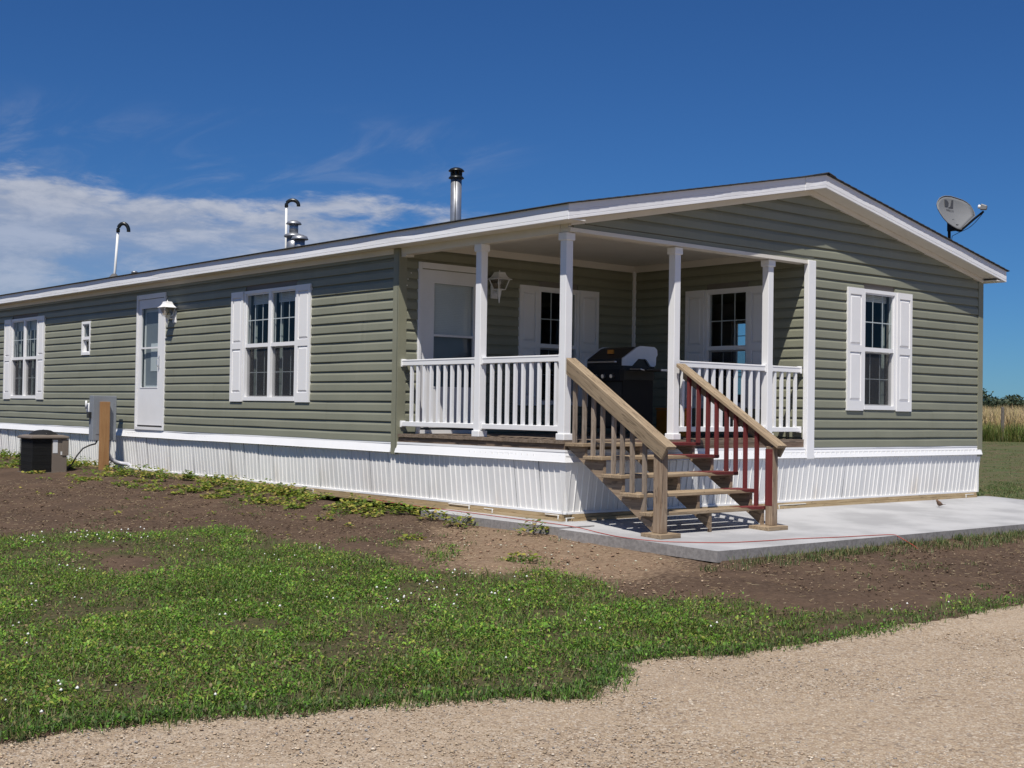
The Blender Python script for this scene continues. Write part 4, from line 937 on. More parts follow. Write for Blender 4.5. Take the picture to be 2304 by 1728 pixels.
def post(x, y, s=.098, zt_=3.074):
    mb = MB(); mb.box(x, x+s, y, y+s, DK, zt_); o = mb.build('porch_post', 'white_vinyl', H); bevel(o, .004)
    c = .017
    mb = MB(); mb.box(x-c, x+s+c, y-c, y+s+c, DK+.001, DK+.072); b_ = mb.build('post_base', 'white_vinyl', o); bevel(b_, .006)
    mb = MB(); mb.box(x-c, x+s+c, y-c, y+s+c, zt_-.085, zt_-.002); b_ = mb.build('post_cap', 'white_vinyl', o); bevel(b_, .006)
    return o
post(.0, .028); post(.0, 1.464); post(1.693, .028); post(3.381, .028)
def railing(p0, p1, cs, axis):
    """axis 'y' runs along y at x centre, 'x' along x at y centre"""
    e = empty('porch_railing', ((p0[0]+p1[0])/2, (p0[1]+p1[1])/2, .95), parent=H)
    def bx(mb, a0, a1, z0, z1, hw):
        if axis == 'y': mb.box(p0[0]-hw, p0[0]+hw, a0, a1, z0, z1)
        else: mb.box(a0, a1, p0[1]-hw, p0[1]+hw, z0, z1)
    i = 1 if axis == 'y' else 0; a0, a1 = p0[i], p1[i]
    mb = MB(); bx(mb, a0+.004, a1-.004, 1.700, 1.767, .026); bx(mb, a0+.004, a1-.004, 1.752, 1.772, .030); o = mb.build('top_rail', 'white_vinyl', e); bevel(o, .004)
    mb = MB(); bx(mb, a0+.004, a1-.004, .953, 1.012, .026); o = mb.build('bottom_rail', 'white_vinyl', e); bevel(o, .004)
    for zc0, zc1 in ((1.690, 1.782), (.942, 1.022)):
        for q0, q1 in ((a0+.001, a0+.020), (a1-.020, a1-.001)): mb = MB(); bx(mb, q0, q1, zc0, zc1, .036); mb.build('rail_bracket', 'white_vinyl', e)
    for c in cs: mb = MB(); bx(mb, c-.0175, c+.0175, 1.011, 1.702, .0175); mb.build('baluster', 'white_vinyl', e)
railing((.05, 1.562), (.05, 3.036), [y+.03*(y+10.15)/9.37 for y in (2.803, 2.676, 2.54, 2.405, 2.27, 2.131, 1.999, 1.867, 1.736, 1.602)], 'y')
railing((.05, .126), (.05, 1.464), [y+.03*(y+10.15)/9.37 for y in (1.262, 1.127, .993, .853, .72, .585, .453, .315, .179)], 'y')
railing((1.791, .077), (3.381, .077), [x+.06*(x+9.37)/10.15 for x in (1.829, 1.959, 2.104, 2.236, 2.363, 2.5, 2.636, 2.768, 2.907, 3.045, 3.181)], 'x')
railing((3.479, .077), (4.085, .077), [x+.06*(x+9.37)/10.15 for x in (3.50, 3.637, 3.775, 3.91)], 'x')
for (x, y, z) in ((.150, 3.043, 2.86), (.105, 3.043, 2.78), (.085, 3.034, 2.70)):
    mb = MB(); mb.box(x-.006, x+.006, y-.008, y, z-.006, z+.006); mb.build('screw_head', 'strap_white', H)

# ================================================================== WALL LANTERNS
def lantern(fr, pa, la, zp, label):
    """carriage lamp: plate at pa on the wall, lamp body centre la, plate base height zp"""
    r = empty('wall_lantern', fr.p(pa, zp, .016), label, 'lantern', 'white carriage lanterns beside the doors')
    mb = MB(); fr.box(mb, pa-.058, pa+.058, zp, zp+.205, .016, .030); fr.box(mb, pa-.045, pa+.045, zp+.015, zp+.19, .030, .042); mb.build('wall_plate', 'white_vinyl', r)
    o_ = .145; c = Vector(fr.p(la, 0, o_))
    mb = MB(); mb.tube([fr.p(pa, zp+.08, .04), fr.p((pa+la)/2, zp+.07, .09), fr.p(la, zp+.10, o_)], .012, 8); mb.build('arm', 'white_vinyl', r)
    def sq(mb, prof, seg=4):
        vs = []; n = len(prof)
        for rr, z_ in prof:
            for k in range(seg): t = 2*math.pi*(k+.5)/seg; vs.append((c.x+rr*1.414*math.cos(t), c.y+rr*1.414*math.sin(t), z_))
        fs = [(i*seg+k, i*seg+(k+1) % seg, (i+1)*seg+(k+1) % seg, (i+1)*seg+k) for i in range(n-1) for k in range(seg)]+[tuple(range(seg-1, -1, -1)), tuple((n-1)*seg+k for k in range(seg))]; mb.add(vs, fs)
    zr = zp+.244
    mb = MB(); sq(mb, [(.118, zr-.006), (.120, zr), (.098, zr+.012), (.078, zr+.032), (.062, zr+.062), (.054, zr+.088), (.050, zr+.092), (.0, zr+.098)]); mb.lathe((c.x, c.y, zr+.095), [(.010, 0), (.006, .008), (.009, .014), (.0, .026)], 8); mb.build('lamp_roof', 'white_vinyl', r)
    mb = MB()
    for sx_, sy_ in ((1, 1), (1, -1), (-1, 1), (-1, -1)):
        mb.tube([(c.x+sx_*.092, c.y+sy_*.092, zr-.006), (c.x+sx_*.056, c.y+sy_*.056, zr-.132)], .0065, 6)
    sq(mb, [(.060, zr-.140), (.062, zr-.130), (.050, zr-.128)]); mb.build('lamp_cage', 'white_vinyl', r)
    mb = MB(); sq(mb, [(.048, zr-.126), (.084, zr-.008)]); mb.build('lamp_glass', 'lamp_glass', r)
    mb = MB(); mb.lathe((c.x, c.y, zr-.12), [(.012, 0), (.012, .05), (.022, .06), (.024, .085), (.014, .105), (0, .11)], 10); mb.build('bulb', 'label_white', r, True)
    mb = MB(); mb.lathe((c.x, c.y, zr-.315), [(.0, 0), (.007, .012), (.010, .05), (.024, .12), (.030, .165), (.050, .178)], 10); mb.build('finial', 'white_vinyl', r, True)
lantern(DOORW, 1.49, 1.478, 2.63, 'white carriage lantern on the shaded porch wall right of the porch door')
lantern(SIDE, 9.20, 9.22, 2.474, 'sunlit white carriage lantern beside the storm door on the long wall')

# ================================================================== STAIRS
st = empty('wooden_stairs', (.9, -.7, -.03), 'weathered wooden porch stairs with half of the right side painted red', 'stairs')
treads = [(0, .838), (-.28, .710), (-.555, .535), (-.83, .360), (-1.10, .185)]
for i, (yb, z) in enumerate(treads):
    for j in (0, 1):      # two planks per tread
        dp_ = .140 if i < 4 else .079; y1 = yb-.004-j*(dp_+.006); mb = MB(); mb.box(-.02+random.uniform(-.006, .006), (1.80 if i < 4 else 1.785)+random.uniform(-.006, .006), y1-dp_, y1, z-.038, z); o = mb.build('tread', 'tread_wood', st); bevel(o, .006, 2)
# red paint on the right ends: thin painted skins over the planks
for i, (yb, z) in enumerate(treads):
    x0 = (1.02, 1.18, 1.30, 1.46, 1.38)[i]; mb = MB(); m_ = 12; rs = random.Random(i)
    fr_ = [x0+rs.uniform(-.05, .06) for k in range(m_+1)]; vs = []
    for k in range(m_+1):
        y = yb-.004-(.286 if i < 4 else .163)*k/m_; vs += [(fr_[k], y, z+.0022), (1.801, y, z+.0022)]
    mb.add(vs, [(2*k, 2*k+1, 2*k+3, 2*k+2) for k in range(m_)])
    yf_ = yb-(.2925 if i < 4 else .1705); mb.add([(x0+.05, yf_, z+.001), (1.801, yf_, z+.001), (1.801, yf_, z-.030), (x0+.14, yf_, z-.022)], [(0, 1, 2, 3)])
    o = mb.build('paint_coat', 'red_painted_wood', st); o['label'] = 'red paint on the right end of the tread'
def stringer(x0, x1, mat='stringer_wood'):
    pts = []
    ys_ = [0.0]; prof = [(-.003, .80)]
    # notched sawtooth: list (y,z)
    prof = [(-.002, .800)]
    for i, (yb, z) in enumerate(treads):
        zc = z-.039; yf = yb-(.262 if i < 4 else .155); prof.append((yf, zc)); nz = (treads[i+1][1]-.039) if i < 4 else -.045
        prof.append((yf-.0, nz))
    # last vertical to the ground, then back along the lower edge
    prof[-1] = (prof[-1][0], -.045); prof += [(-1.235, -.045), (-1.235, -.005), (-.002, .783)]
    # keep the outline simple: polygon extruded in x
    n = len(prof); mb = MB(); mb.add([(x0, y, z) for y, z in prof]+[(x1, y, z) for y, z in prof], [(i, (i+1) % n, n+(i+1) % n, n+i) for i in range(n)])
    # caps as column quads between sawtooth and lower edge
    def low(y): return max(-.045 if y < -1.235 else -9, .783+(y+.002)*.639)
    for xx, fl in ((x0, 0), (x1, 1)):
        yy = 0-.002
        for i, (yb, z) in enumerate(treads):
            zc = z-.039; yf = yb-(.262 if i < 4 else .155); y_s = yy; 
            k = 3
            for s_ in range(k):
                ya = y_s+(yf-y_s)*s_/k; yb2 = y_s+(yf-y_s)*(s_+1)/k
                if low(ya) >= zc and low(yb2) >= zc: continue
                f = [(xx, ya, low(ya)), (xx, yb2, low(yb2)), (xx, yb2, zc), (xx, ya, zc)]
                mb.add(f if not fl else f[::-1], [(0, 1, 2, 3)])
            yy = yf
    return mb.build('stringer', mat, st)
stringer(.035, .073); stringer(.86, .898); stringer(1.705, 1.743)
def newel(x, y, zt_, red=False):
    mb = MB(); mb.box(x, x+.092, y, y+(.094 if red else .112), -.010, zt_); o = mb.build('newel_post', 'newel_wood', st); bevel(o, .005)
    if red:
        mb = MB(); mb.box(x-.0025, x+.0015, y+.002, y+.092, .20, zt_-.03); mb.box(x-.0020, x+.092, y+.0945, y+.097, .20, zt_-.03); o = mb.build('paint_coat', 'red_painted_wood', st); o['label'] = 'red paint on the inner face of the newel post'
    return o
newel(.0, -1.387, .80); newel(1.71, -1.387, .83, True)
for x in (-.04, 1.66):
    mb = MB(); mb.box(x-.05 if x < 0 else x-.11, x+.24 if x < 0 else x+.22, -1.47, -1.20, slab_z(-1.4)-.002, -.010); o = mb.build('foot_block', 'tread_wood', st); bevel(o, .004)
# hand rails: flat cap over a board on edge
sy, sz, ey, ez = -.012, 1.737, -1.475, .840
ang = math.atan2(sz-ez, sy-ey); Lr = math.hypot(sy-ey, sz-ez)
def hrail(x0, x1, outer):
    fwd = Vector((0, -math.cos(ang), -math.sin(ang))); upv = Vector((0, -math.sin(ang), math.cos(ang))); rt = Vector((1, 0, 0))
    loc = Matrix((fwd, rt*-1 if False else rt, upv)).transposed() if False else Matrix(((fwd.x, rt.x, upv.x), (fwd.y, rt.y, upv.y), (fwd.z, rt.z, upv.z)))
    if loc.determinant() < 0: loc = Matrix(((fwd.x, -rt.x, upv.x), (fwd.y, -rt.y, upv.y), (fwd.z, -rt.z, upv.z)))
    P0 = Vector((0, sy, sz))
    def bar(xa, xb, u0, u1, s0=0, s1=Lr, cut=.0):
        a = P0+fwd*s0; b = P0+fwd*s1; mb = MB()
        pts = []
        for c_, k in ((a, 0), (b, 1)):
            for (xx, uu) in ((xa, u0), (xb, u0), (xb, u1), (xa, u1)): pts.append(tuple(Vector((xx, 0, 0))+c_+upv*uu))
        # top end cut plumb against the post
        for i_ in range(4):
            v = Vector(pts[i_]); t = (v.y-sy)/math.cos(ang); pts[i_] = tuple(v+fwd*t)
        mb.add(pts, [(0, 1, 2, 3), (7, 6, 5, 4), (0, 4, 5, 1), (1, 5, 6, 2), (2, 6, 7, 3), (3, 7, 4, 0)]); return mb
    o = bar(x0, x1, -.036, 0).build('handrail_cap', 'rail_wood', st, local=loc); bevel(o, .005, 2)
    xa, xb = (x0+.001, x0+.038) if outer < 0 else (x1-.038, x1-.001)
    o = bar(xa, xb, -.150, -.0365).build('handrail', 'rail_wood', st, local=loc); bevel(o, .004)
    for k in range(7):
        s_ = .1+k*.27; c_ = P0+fwd*s_+upv*.0008
        for xx in (x0+.03, x1-.04):
            mb = MB(); e = .004; mb.add([tuple(c_+Vector((xx-e, 0, 0))-fwd*e), tuple(c_+Vector((xx+e, 0, 0))-fwd*e), tuple(c_+Vector((xx+e, 0, 0))+fwd*e), tuple(c_+Vector((xx-e, 0, 0))+fwd*e)], [(0, 1, 2, 3)]); mb.build('screw_head', 'black_metal', st)
hrail(-.020, .118, -1); hrail(1.690, 1.838, 1)
def railz(y): return sz+(y-sy)*math.tan(ang)-.040
rs = random.Random(5)
for (x, ys_, red) in ((.052, [(-.085, .838), (-.229, .838), (-.367, .71), (-.502, .71), (-.668, .535), (-.792, .535), (-.938, .36), (-1.108, .185)], 0), (1.735, [(-.17, .838), (-.315, .838), (-.455, .71), (-.586, .71), (-.729, .535), (-.862, .535), (-.995, .36), (-1.152, .185)], 1)):
    for y, z in ys_:
        mb = MB(); w_ = .0185; tx_ = rs.uniform(-.006, .006)
        mb.hexa([(x-w_, y-w_, z), (x+w_, y-w_, z), (x+w_, y+w_, z), (x-w_, y+w_, z), (x-w_+tx_, y-w_, railz(y-w_)), (x+w_+tx_, y-w_, railz(y-w_)), (x+w_+tx_, y+w_, railz(y+w_)), (x-w_+tx_, y+w_, railz(y+w_))])
        o = mb.build('stair_baluster', 'red_painted_wood' if red else 'baluster_wood', st)
        if red: o['label'] = 'red painted baluster'

# ================================================================== GRILL on the porch
g0 = empty('gas_grill', (2.6, 1.7, DK), 'black gas grill with pale grey hood end cap, standing on the porch deck', 'grill')
XF, XB, YA, YBk = 2.10, 2.70, 1.24, 1.92; ZS = 1.715
def hoodprof(): return [(XF, ZS+.03), (XF+.005, ZS+.115), (XF+.235, ZS+.255), (XF+.30, ZS+.275), (XB-.05, ZS+.27), (XB-.008, ZS+.235), (XB, ZS+.16), (XB-.02, ZS+.03)]
def prism_y(mb, prof, y0, y1):
    n = len(prof); mb.add([(x, y0, z) for x, z in prof]+[(x, y1, z) for x, z in prof], [(i, (i+1) % n, n+(i+1) % n, n+i) for i in range(n)]+[tuple(range(n))[::-1], tuple(n+i for i in range(n))]); return mb
prism_y(MB(), hoodprof(), YA+.03, YBk-.03).build('hood', 'grill_enamel', g0)
# end caps: hood outline with the arched cut-out at the foot
capo = [(XF-.006, ZS+.03), (XF-.004, ZS+.12), (XF+.235, ZS+.262), (XF+.30, ZS+.283), (XB-.05, ZS+.278), (XB-.004, ZS+.245), (XB+.006, ZS+.18), (XB-.018, ZS+.15), (XB-.025, ZS+.05), (XB-.05, ZS+.03), (XB-.11, ZS+.03), (XB-.20, ZS+.12), (XF+.26, ZS+.12), (XF+.15, ZS+.03)]
def capmesh(y0, y1):
    mb = MB(); n = len(capo); mb.add([(x, y0, z) for x, z in capo]+[(x, y1, z) for x, z in capo], [(i, (i+1) % n, n+(i+1) % n, n+i) for i in range(n)])
    o_, i_ = capo[:10], capo[10:]
    fa = [(0, 1, 13), (1, 2, 13), (2, 12, 13), (2, 3, 12), (3, 11, 12), (3, 4, 11), (4, 5, 11), (5, 6, 11), (6, 7, 11), (7, 8, 11), (8, 9, 10), (8, 10, 11)]
    mb.add([(x, y0, z) for x, z in capo], [f[::-1] for f in fa]); mb.add([(x, y1, z) for x, z in capo], fa); return mb
capmesh(YA, YA+.028).build('hood_end_cap', 'grill_endcap', g0); capmesh(YBk-.028, YBk).build('hood_end_cap', 'grill_endcap', g0)
mb = MB(); mb.tube([(XF-.03, YA+.1, ZS+.075), (XF-.05, YA+.1, ZS+.075), (XF-.05, YBk-.1, ZS+.075), (XF-.03, YBk-.1, ZS+.075)], .011, 8); mb.build('hood_handle', 'steel', g0)
mb = MB(); mb.box(XF+.10, XF+.12, (YA+YBk)/2-.05, (YA+YBk)/2+.05, ZS+.185, ZS+.235); mb.build('thermometer', 'orange_plastic', g0)
mb = MB(); mb.box(XF+.01, XB-.03, YA+.02, YBk-.02, ZS-.14, ZS+.03); mb.build('firebox', 'grill_enamel', g0)
mb = MB(); mb.box(XF-.06, XF+.01, YA, YBk, ZS-.16, ZS-.02); mb.build('control_panel', 'black_metal', g0)
for k in range(4):
    y = YA+.12+k*.15; mb = MB(); mb.tube([(XF-.06, y, ZS-.10), (XF-.10, y, ZS-.105)], .024, 12); mb.build('control_knob', 'steel', g0)
mb = MB(); mb.box(XF+.06, XB-.01, YA-.34, YA-.01, ZS-.035, ZS-.012); o = mb.build('side_shelf', 'black_plastic', g0); bevel(o, .008)
mb = MB(); mb.box(XF+.30, XB+.02, YA-.352, YA-.341, ZS-.036, ZS-.010); mb.build('shelf_edge', 'steel', g0)
mb = MB(); mb.box(XF+.06, XB-.01, YBk+.01, YBk+.34, ZS-.035, ZS-.012); mb.build('side_shelf', 'black_plastic', g0)
mb = MB(); mb.tube([(XF-.005, YA-.12, ZS-.02), (XF-.005, YA-.30, ZS-.02), (XF+.06, YA-.30, ZS-.03)], .008, 6); mb.build('shelf_bracket', 'steel', g0)
mb = MB(); mb.box(XF+.02, XB-.04, YA+.03, YBk-.03, DK+.10, ZS-.14); mb.build('cabinet', 'black_metal', g0)
mb = MB(); mb.box(XF+.012, XF+.018, YA+.04, (YA+YBk)/2-.004, DK+.13, ZS-.17); mb.build('cabinet_door', 'grill_enamel', g0)
mb = MB(); mb.box(XF+.012, XF+.018, (YA+YBk)/2+.004, YBk-.04, DK+.13, ZS-.17); mb.build('cabinet_door', 'grill_enamel', g0)
for x in (XF+.06, XB-.08):
    for y in (YA+.07, YBk-.07): mb = MB(); mb.tube([(x, y-.015, DK+.05), (x, y+.015, DK+.05)], .05, 14); mb.build('caster', 'black_plastic', g0)
mb = MB(); mb.box(3.08, 3.36, 1.30, 1.60, DK, DK+.34); mb.box(3.07, 3.37, 1.29, 1.61, DK+.345, DK+.37); mb.box(3.18, 3.26, 1.285, 1.29, DK+.25, DK+.30)
o = mb.build('storage_crate', 'orange_plastic'); tag(o, 'orange brown lidded crate on the deck behind the right stair post', 'crate'); bevel(o, .01, 2)

# ================================================================== DISH
N_ = Vector((-.133, -.919, .372)).normalized(); C0 = Vector((8.122, .35, 4.199))
OUT = [[7.769, .438, 4.292], [7.807, .453, 4.342], [7.884, .467, 4.402], [7.968, .469, 4.439], [8.044, .466, 4.457], [8.163, .451, 4.464], [8.28, .429, 4.45], [8.397, .405, 4.433], [8.489, .379, 4.401], [8.543, .354, 4.359], [8.568, .325, 4.296], [8.573, .303, 4.244], [8.559, .285, 4.195], [8.383, .271, 4.096], [8.238, .258, 4.012], [8.138, .247, 3.951], [8.091, .25, 3.941], [8.023, .264, 3.952], [7.948, .286, 3.979], [7.865, .316, 4.024], [7.814, .347, 4.082], [7.778, .381, 4.154], [7.76, .414, 4.227]]
dish = empty('satellite_dish', (8.117, .43, 3.42), 'grey satellite dish on a black mast at the right edge of the roof', 'satellite dish')
OUT = [Vector(p) for p in OUT]; cen = sum(OUT, Vector())/len(OUT); RG = 7; vs = []
for side_ in (0, 1):
    for r_ in range(RG):
        t = r_/(RG-1); t = max(t, .02)
        for p in OUT: vs.append(tuple(cen+(p-cen)*t-N_*(.055*(1-t*t)+.010*side_)))
n = len(OUT); fs = []
for r_ in range(RG-1):
    for k in range(n):
        a, b, c_, d_ = r_*n+k, r_*n+(k+1) % n, (r_+1)*n+(k+1) % n, (r_+1)*n+k; fs.append((a, b, c_, d_)); o2 = RG*n; fs.append((d_+o2, c_+o2, b+o2, a+o2))
for k in range(n): a = (RG-1)*n+k; b = (RG-1)*n+(k+1) % n; fs.append((a, b, b+RG*n, a+RG*n))
fs.append(tuple(range(n))[::-1]); fs.append(tuple(RG*n+k for k in range(n)))
mb = MB(); mb.add(vs, fs); refl = mb.build('reflector', 'dish_grey', dish, True)
mb = MB(); mb.tube([tuple(p+N_*.001) for p in OUT+[OUT[0]]], .006, 6, False); mb.build('rim', 'dish_grey', dish)
def flatpoly(pts, mat, name, parent, off):
    def prj(p):      # drop on to the curved reflector face
        p = Vector(p); best = 1
        d = (p-cen).length; k = min(range(n), key=lambda i: -((OUT[i]-cen).normalized().dot((p-cen).normalized()))); t = min(1, d/(OUT[k]-cen).length); return tuple(p-N_*(.055*(1-t*t))+N_*off)
    q_ = [prj(p) for p in pts]; c_ = tuple(sum((Vector(x) for x in q_), Vector())/len(q_)); mb = MB(); mb.add(q_+[c_], [(i, (i+1) % len(q_), len(q_)) for i in range(len(q_))]); return mb.build(name, mat, parent)
flatpoly([[8.012, .449, 4.404], [7.99, .41, 4.3], [8.05, .403, 4.306], [8.088, .408, 4.33], [8.103, .421, 4.367], [8.083, .433, 4.391], [8.049, .444, 4.405]], 'dark_ink', 'emblem', refl, .006)
flatpoly([[8.173, .429, 4.412], [8.215, .423, 4.414], [8.179, .382, 4.298], [8.122, .397, 4.302]], 'dark_ink', 'emblem', refl, .006)
flatpoly([[8.179, .382, 4.298], [8.053, .399, 4.294], [8.122, .397, 4.318], [8.155, .398, 4.335]], 'dark_ink', 'emblem', refl, .006)
def lettering(text, size, pos, xd, yd, mat, parent, name='lettering'):
    cu = bpy.data.curves.new(name, 'FONT'); cu.body = text; cu.size = size; cu.extrude = .0004; tmp = bpy.data.objects.new(name, cu); col.objects.link(tmp)
    dg = bpy.context.evaluated_depsgraph_get(); me = bpy.data.meshes.new_from_object(tmp.evaluated_get(dg)); bpy.data.objects.remove(tmp)
    xd = Vector(xd).normalized(); zd = xd.cross(Vector(yd)).normalized(); yd = zd.cross(xd)
    Rm = Matrix((xd, yd, zd)).transposed(); me.transform(Rm.to_4x4()); me.materials.clear(); me.materials.append(MAT[mat])
    o = bpy.data.objects.new(name, me); col.objects.link(o); o.parent = parent; o.location = Vector(pos)-ORG[parent.name]; return o
xd_ = (Vector((8.169, .366, 4.256))-Vector((8.015, .391, 4.261))).normalized(); yd_ = N_.cross(xd_)
lettering('DIRECTV', .042, Vector((8.005, .391, 4.245))-N_*.038, xd_, yd_, 'dark_ink', refl)
lettering('Slimline', .030, Vector((7.985, .311, 4.045))-N_*.030, xd_, yd_, 'dark_ink', refl)
mb = MB(); mb.tube([(8.117, .44, 3.42), (8.117, .44, 3.80), (8.103, .436, 4.05)], .022, 12); mb.build('mast', 'black_metal', dish, True)
mb = MB(); mb.box(8.06, 8.17, .36, .50, 3.43, 3.445); mb.build('mast_foot', 'black_metal', dish)
mb = MB(); mb.box(8.07, 8.13, .36, .45, 3.93, 4.10); mb.box(8.08, 8.20, .30, .40, 3.94, 4.02); mb.build('bracket', 'black_metal', dish)
A0_, A1_, A2_ = Vector((8.143, .274, 3.925)), Vector((8.158, .06, 4.084)), Vector((8.160, -.085, 4.178))
mb = MB(); mb.tube([tuple(A0_), tuple(A1_), tuple(A2_)], .017, 8); mb.tube([tuple(A0_), (8.14, .30, 3.925), (8.12, .36, 3.95)], .013, 6); mb.build('feed_arm', 'black_metal', dish)
hd = Vector((8.160, -.090, 4.238)); fd = Vector((8.119, .03, 4.265))-hd; fd.normalize(); sdv = fd.cross(Vector((0, 0, 1))).normalized(); uv_ = sdv.cross(fd)
def obox(mb, c, f, s, u, hf, hs, hu, taper=1):
    P_ = []
    for uu in (-hu, hu):
        for (ff, ss) in ((-hf, -hs), (hf, -hs), (hf, hs), (-hf, hs)):
            k = taper if ff < 0 else 1; P_.append(tuple(c+f*ff+s*ss*k+u*uu*k))
    mb.hexa(P_)
mb = MB(); obox(mb, hd, fd, sdv, uv_, .045, .042, .046, .7); o = mb.build('feed_head', 'dish_grey', dish); bevel(o, .012, 2)
mb = MB(); mb.tube([tuple(hd+fd*.045), tuple(hd+fd*.075), tuple(hd+fd*.082)], [.022, .030, .024], 12); mb.build('feed_horn', 'pale_ink', dish)
mb = MB(); pts = [tuple(A2_+(A0_-A2_)*t+Vector((.0, 0, -.05*math.sin(math.pi*t)-.012))) for t in np.linspace(0, 1, 10)]+[(8.13, .40, 3.86), (8.14, .44, 3.62), (8.15, .46, 3.42)]; mb.tube(pts, .005, 5); mb.build('coax_cable', 'cable_black', dish)

# ================================================================== AIR CONDITIONER, METER POST, CABLES
ax0, ax1, ay0, ay1, az0, az1 = -1.60, -1.02, 11.0, 11.56, .02, .635
ac = empty('air_conditioner', ((ax0+ax1)/2, (ay0+ay1)/2, az0), 'brown outdoor air conditioner with dark coil guard standing in the flower bed', 'air conditioner')
mb = MB(); mb.box(ax0-.02, ax1+.02, ay0-.02, ay1+.02, az0-.06, az0+.02); mb.build('base_pan', 'ac_panel', ac)
mb = MB(); mb.box(ax0+.02, ax1-.02, ay0+.02, ay1-.02, az0+.02, az1-.045); mb.build('coil', 'ac_coil', ac)
mb = MB()
for k in range(24): x = ax0+.005+(.315)*k/23; mb.box(x-.0018, x+.0018, ay0+.004, ay0+.009, az0+.02, az1-.05)
for k in range(22): y = ay0+.01+(ay1-ay0-.02)*k/21; mb.box(ax0+.004, ax0+.009, y-.0018, y+.0018, az0+.02, az1-.05)
for k in range(5): z = az0+.08+k*.11; mb.box(ax0+.002, ax0+.33, ay0+.001, ay0+.004, z-.002, z+.002); mb.box(ax0+.001, ax0+.004, ay0, ay1, z-.002, z+.002)
mb.build('coil_guard', 'black_metal', ac)
mb = MB(); mb.box(ax0+.335, ax1, ay0, ay0+.02, az0+.02, az1-.05); mb.box(ax1-.02, ax1, ay0+.02, ay0+.22, az0+.02, az1-.05); o = mb.build('service_panel', 'ac_panel', ac)
mb = MB(); mb.box(ax0+.345, ax0+.425, ay0-.004, ay0-.001, az0+.33, az1-.07); mb.build('paper_label', 'label_white', ac)
mb = MB(); mb.box(ax1-.105, ax1-.010, ay0-.006, ay0-.001, az0+.30, az0+.355); nb_ = mb.build('name_badge', 'label_white', ac)
mb = MB(); mb.box(ax1-.08, ax1+.025, ay0-.012, ay0+.05, az0+.29, az1-.06); mb.build('cover_flap', 'ac_panel', ac)
mb = MB(); mb.box(ax0-.03, ax1+.03, ay0-.03, ay1+.03, az1-.05, az1-.012); mb.hexa([(ax0-.03, ay0-.03, az1-.012), (ax1+.03, ay0-.03, az1-.012), (ax1+.03, ay1+.03, az1-.012), (ax0-.03, ay1+.03, az1-.012), (ax0+.06, ay0+.06, az1+.012), (ax1-.06, ay0+.06, az1+.012), (ax1-.06, ay1-.06, az1+.012), (ax0+.06, ay1-.06, az1+.012)]); o = mb.build('top_cover', 'ac_panel', ac); bevel(o, .012, 2)
mb = MB(); cx_, cy_ = (ax0+ax1)/2, (ay0+ay1)/2
mb.lathe((cx_, cy_, az1+.006), [(.235, 0), (.22, .018), (.12, .075), (.06, .085), (0, .086)], 24); mb.build('fan_guard', 'black_metal', ac)
for k in range(3): mb = MB(); t = k*2.094+.4; mb.tube([(cx_, cy_, az1+.095), (cx_+.21*math.cos(t), cy_+.21*math.sin(t), az1+.032)], .004, 5); mb.build('guard_spoke', 'steel', ac)

up_ = empty('meter_post', (-.43, 10.9, .05), 'orange pine post carrying a grey metal meter cabinet in front of the skirting', 'meter post')
mb = MB(); mb.box(-.508, -.352, 10.86, 10.93, .0, 1.205); o = mb.build('post', 'pine_post', up_); bevel(o, .004)
mb = MB(); mb.box(-.615, -.205, 10.94, 11.10, .555, 1.305); o = mb.build('cabinet', 'grey_panel_metal', up_); bevel(o, .006)
mb = MB(); mb.box(-.56, -.26, 10.935, 10.9395, .66, 1.20); mb.build('cabinet_back_plate', 'grey_panel_metal', up_)
mb = MB(); mb.lathe((-.55, 11.16, 1.02), [(.08, 0), (.085, .02), (.085, .10), (.07, .15), (.03, .17)], 16); mb.tube([(-.66, 11.12, 1.08), (-.66, 11.12, 1.22)], .018, 8); mb.build('meter', 'label_white', up_, True)
mb = MB(); mb.box(-.665, -.615, 11.0, 11.08, .93, 1.03); mb.build('breaker_box', 'black_plastic', up_)
mb = MB(); mb.tube([(-.30, 11.0, .56), (-.31, 11.0, .34), (-.27, 10.99, .24), (-.17, 10.98, .185), (-.08, 10.97, .165), (-.06, 10.75, .16), (-.055, 10.66, .13), (-.05, 10.62, .06)], .034, 10); mb.build('conduit', 'pvc_grey', up_, True)
mb = MB(); pts = [(-.50, 11.02, .56), (-.52, 11.03, .50), (-.60, 11.1, .47), (-.70, 11.12, .42), (-.80, 11.12, .30), (-.88, 11.12, .16), (-.98, 11.10, .09), (-1.03, 11.08, .09)]
mb.tube(pts, .013, 8); o = mb.build('power_whip', 'cable_black'); tag(o, 'thin black cable drooping from the meter cabinet to the air conditioner', 'cable')

# extension cord
cp = [(-.05, 3.6, .035), (-.09, 2.95, .012), (-.13, 1.66, .004), (-.22, .48, .004), (-.30, -.42, .003)]+[(x, y, slab_z(y)+.006) for x, y in ((-.33, -.9), (-.36, -1.22), (-.25, -1.55), (.0, -1.76), (.35, -1.93), (.8, -2.0), (1.3, -2.04), (1.8, -2.13), (2.35, -2.20), (2.62, -2.26))]+[(2.66, -2.31, -.10), (2.62, -2.5, -.165), (2.4, -2.7, -.175)]
cp = [Vector(p) for p in cp]; pts = []
for i in range(len(cp)-1):
    p0, p1, p2, p3 = cp[max(i-1, 0)], cp[i], cp[i+1], cp[min(i+2, len(cp)-1)]
    for s_ in range(6):
        t = s_/6; pts.append(tuple(.5*((2*p1)+(-p0+p2)*t+(2*p0-5*p1+4*p2-p3)*t*t+(-p0+3*p1-3*p2+p3)*t**3)))
mb = MB(); mb.tube(pts, .0045, 6); o = mb.build('extension_cord', 'cord_orange'); tag(o, 'red orange extension cord lying along the kerb and across the concrete patio', 'cord')

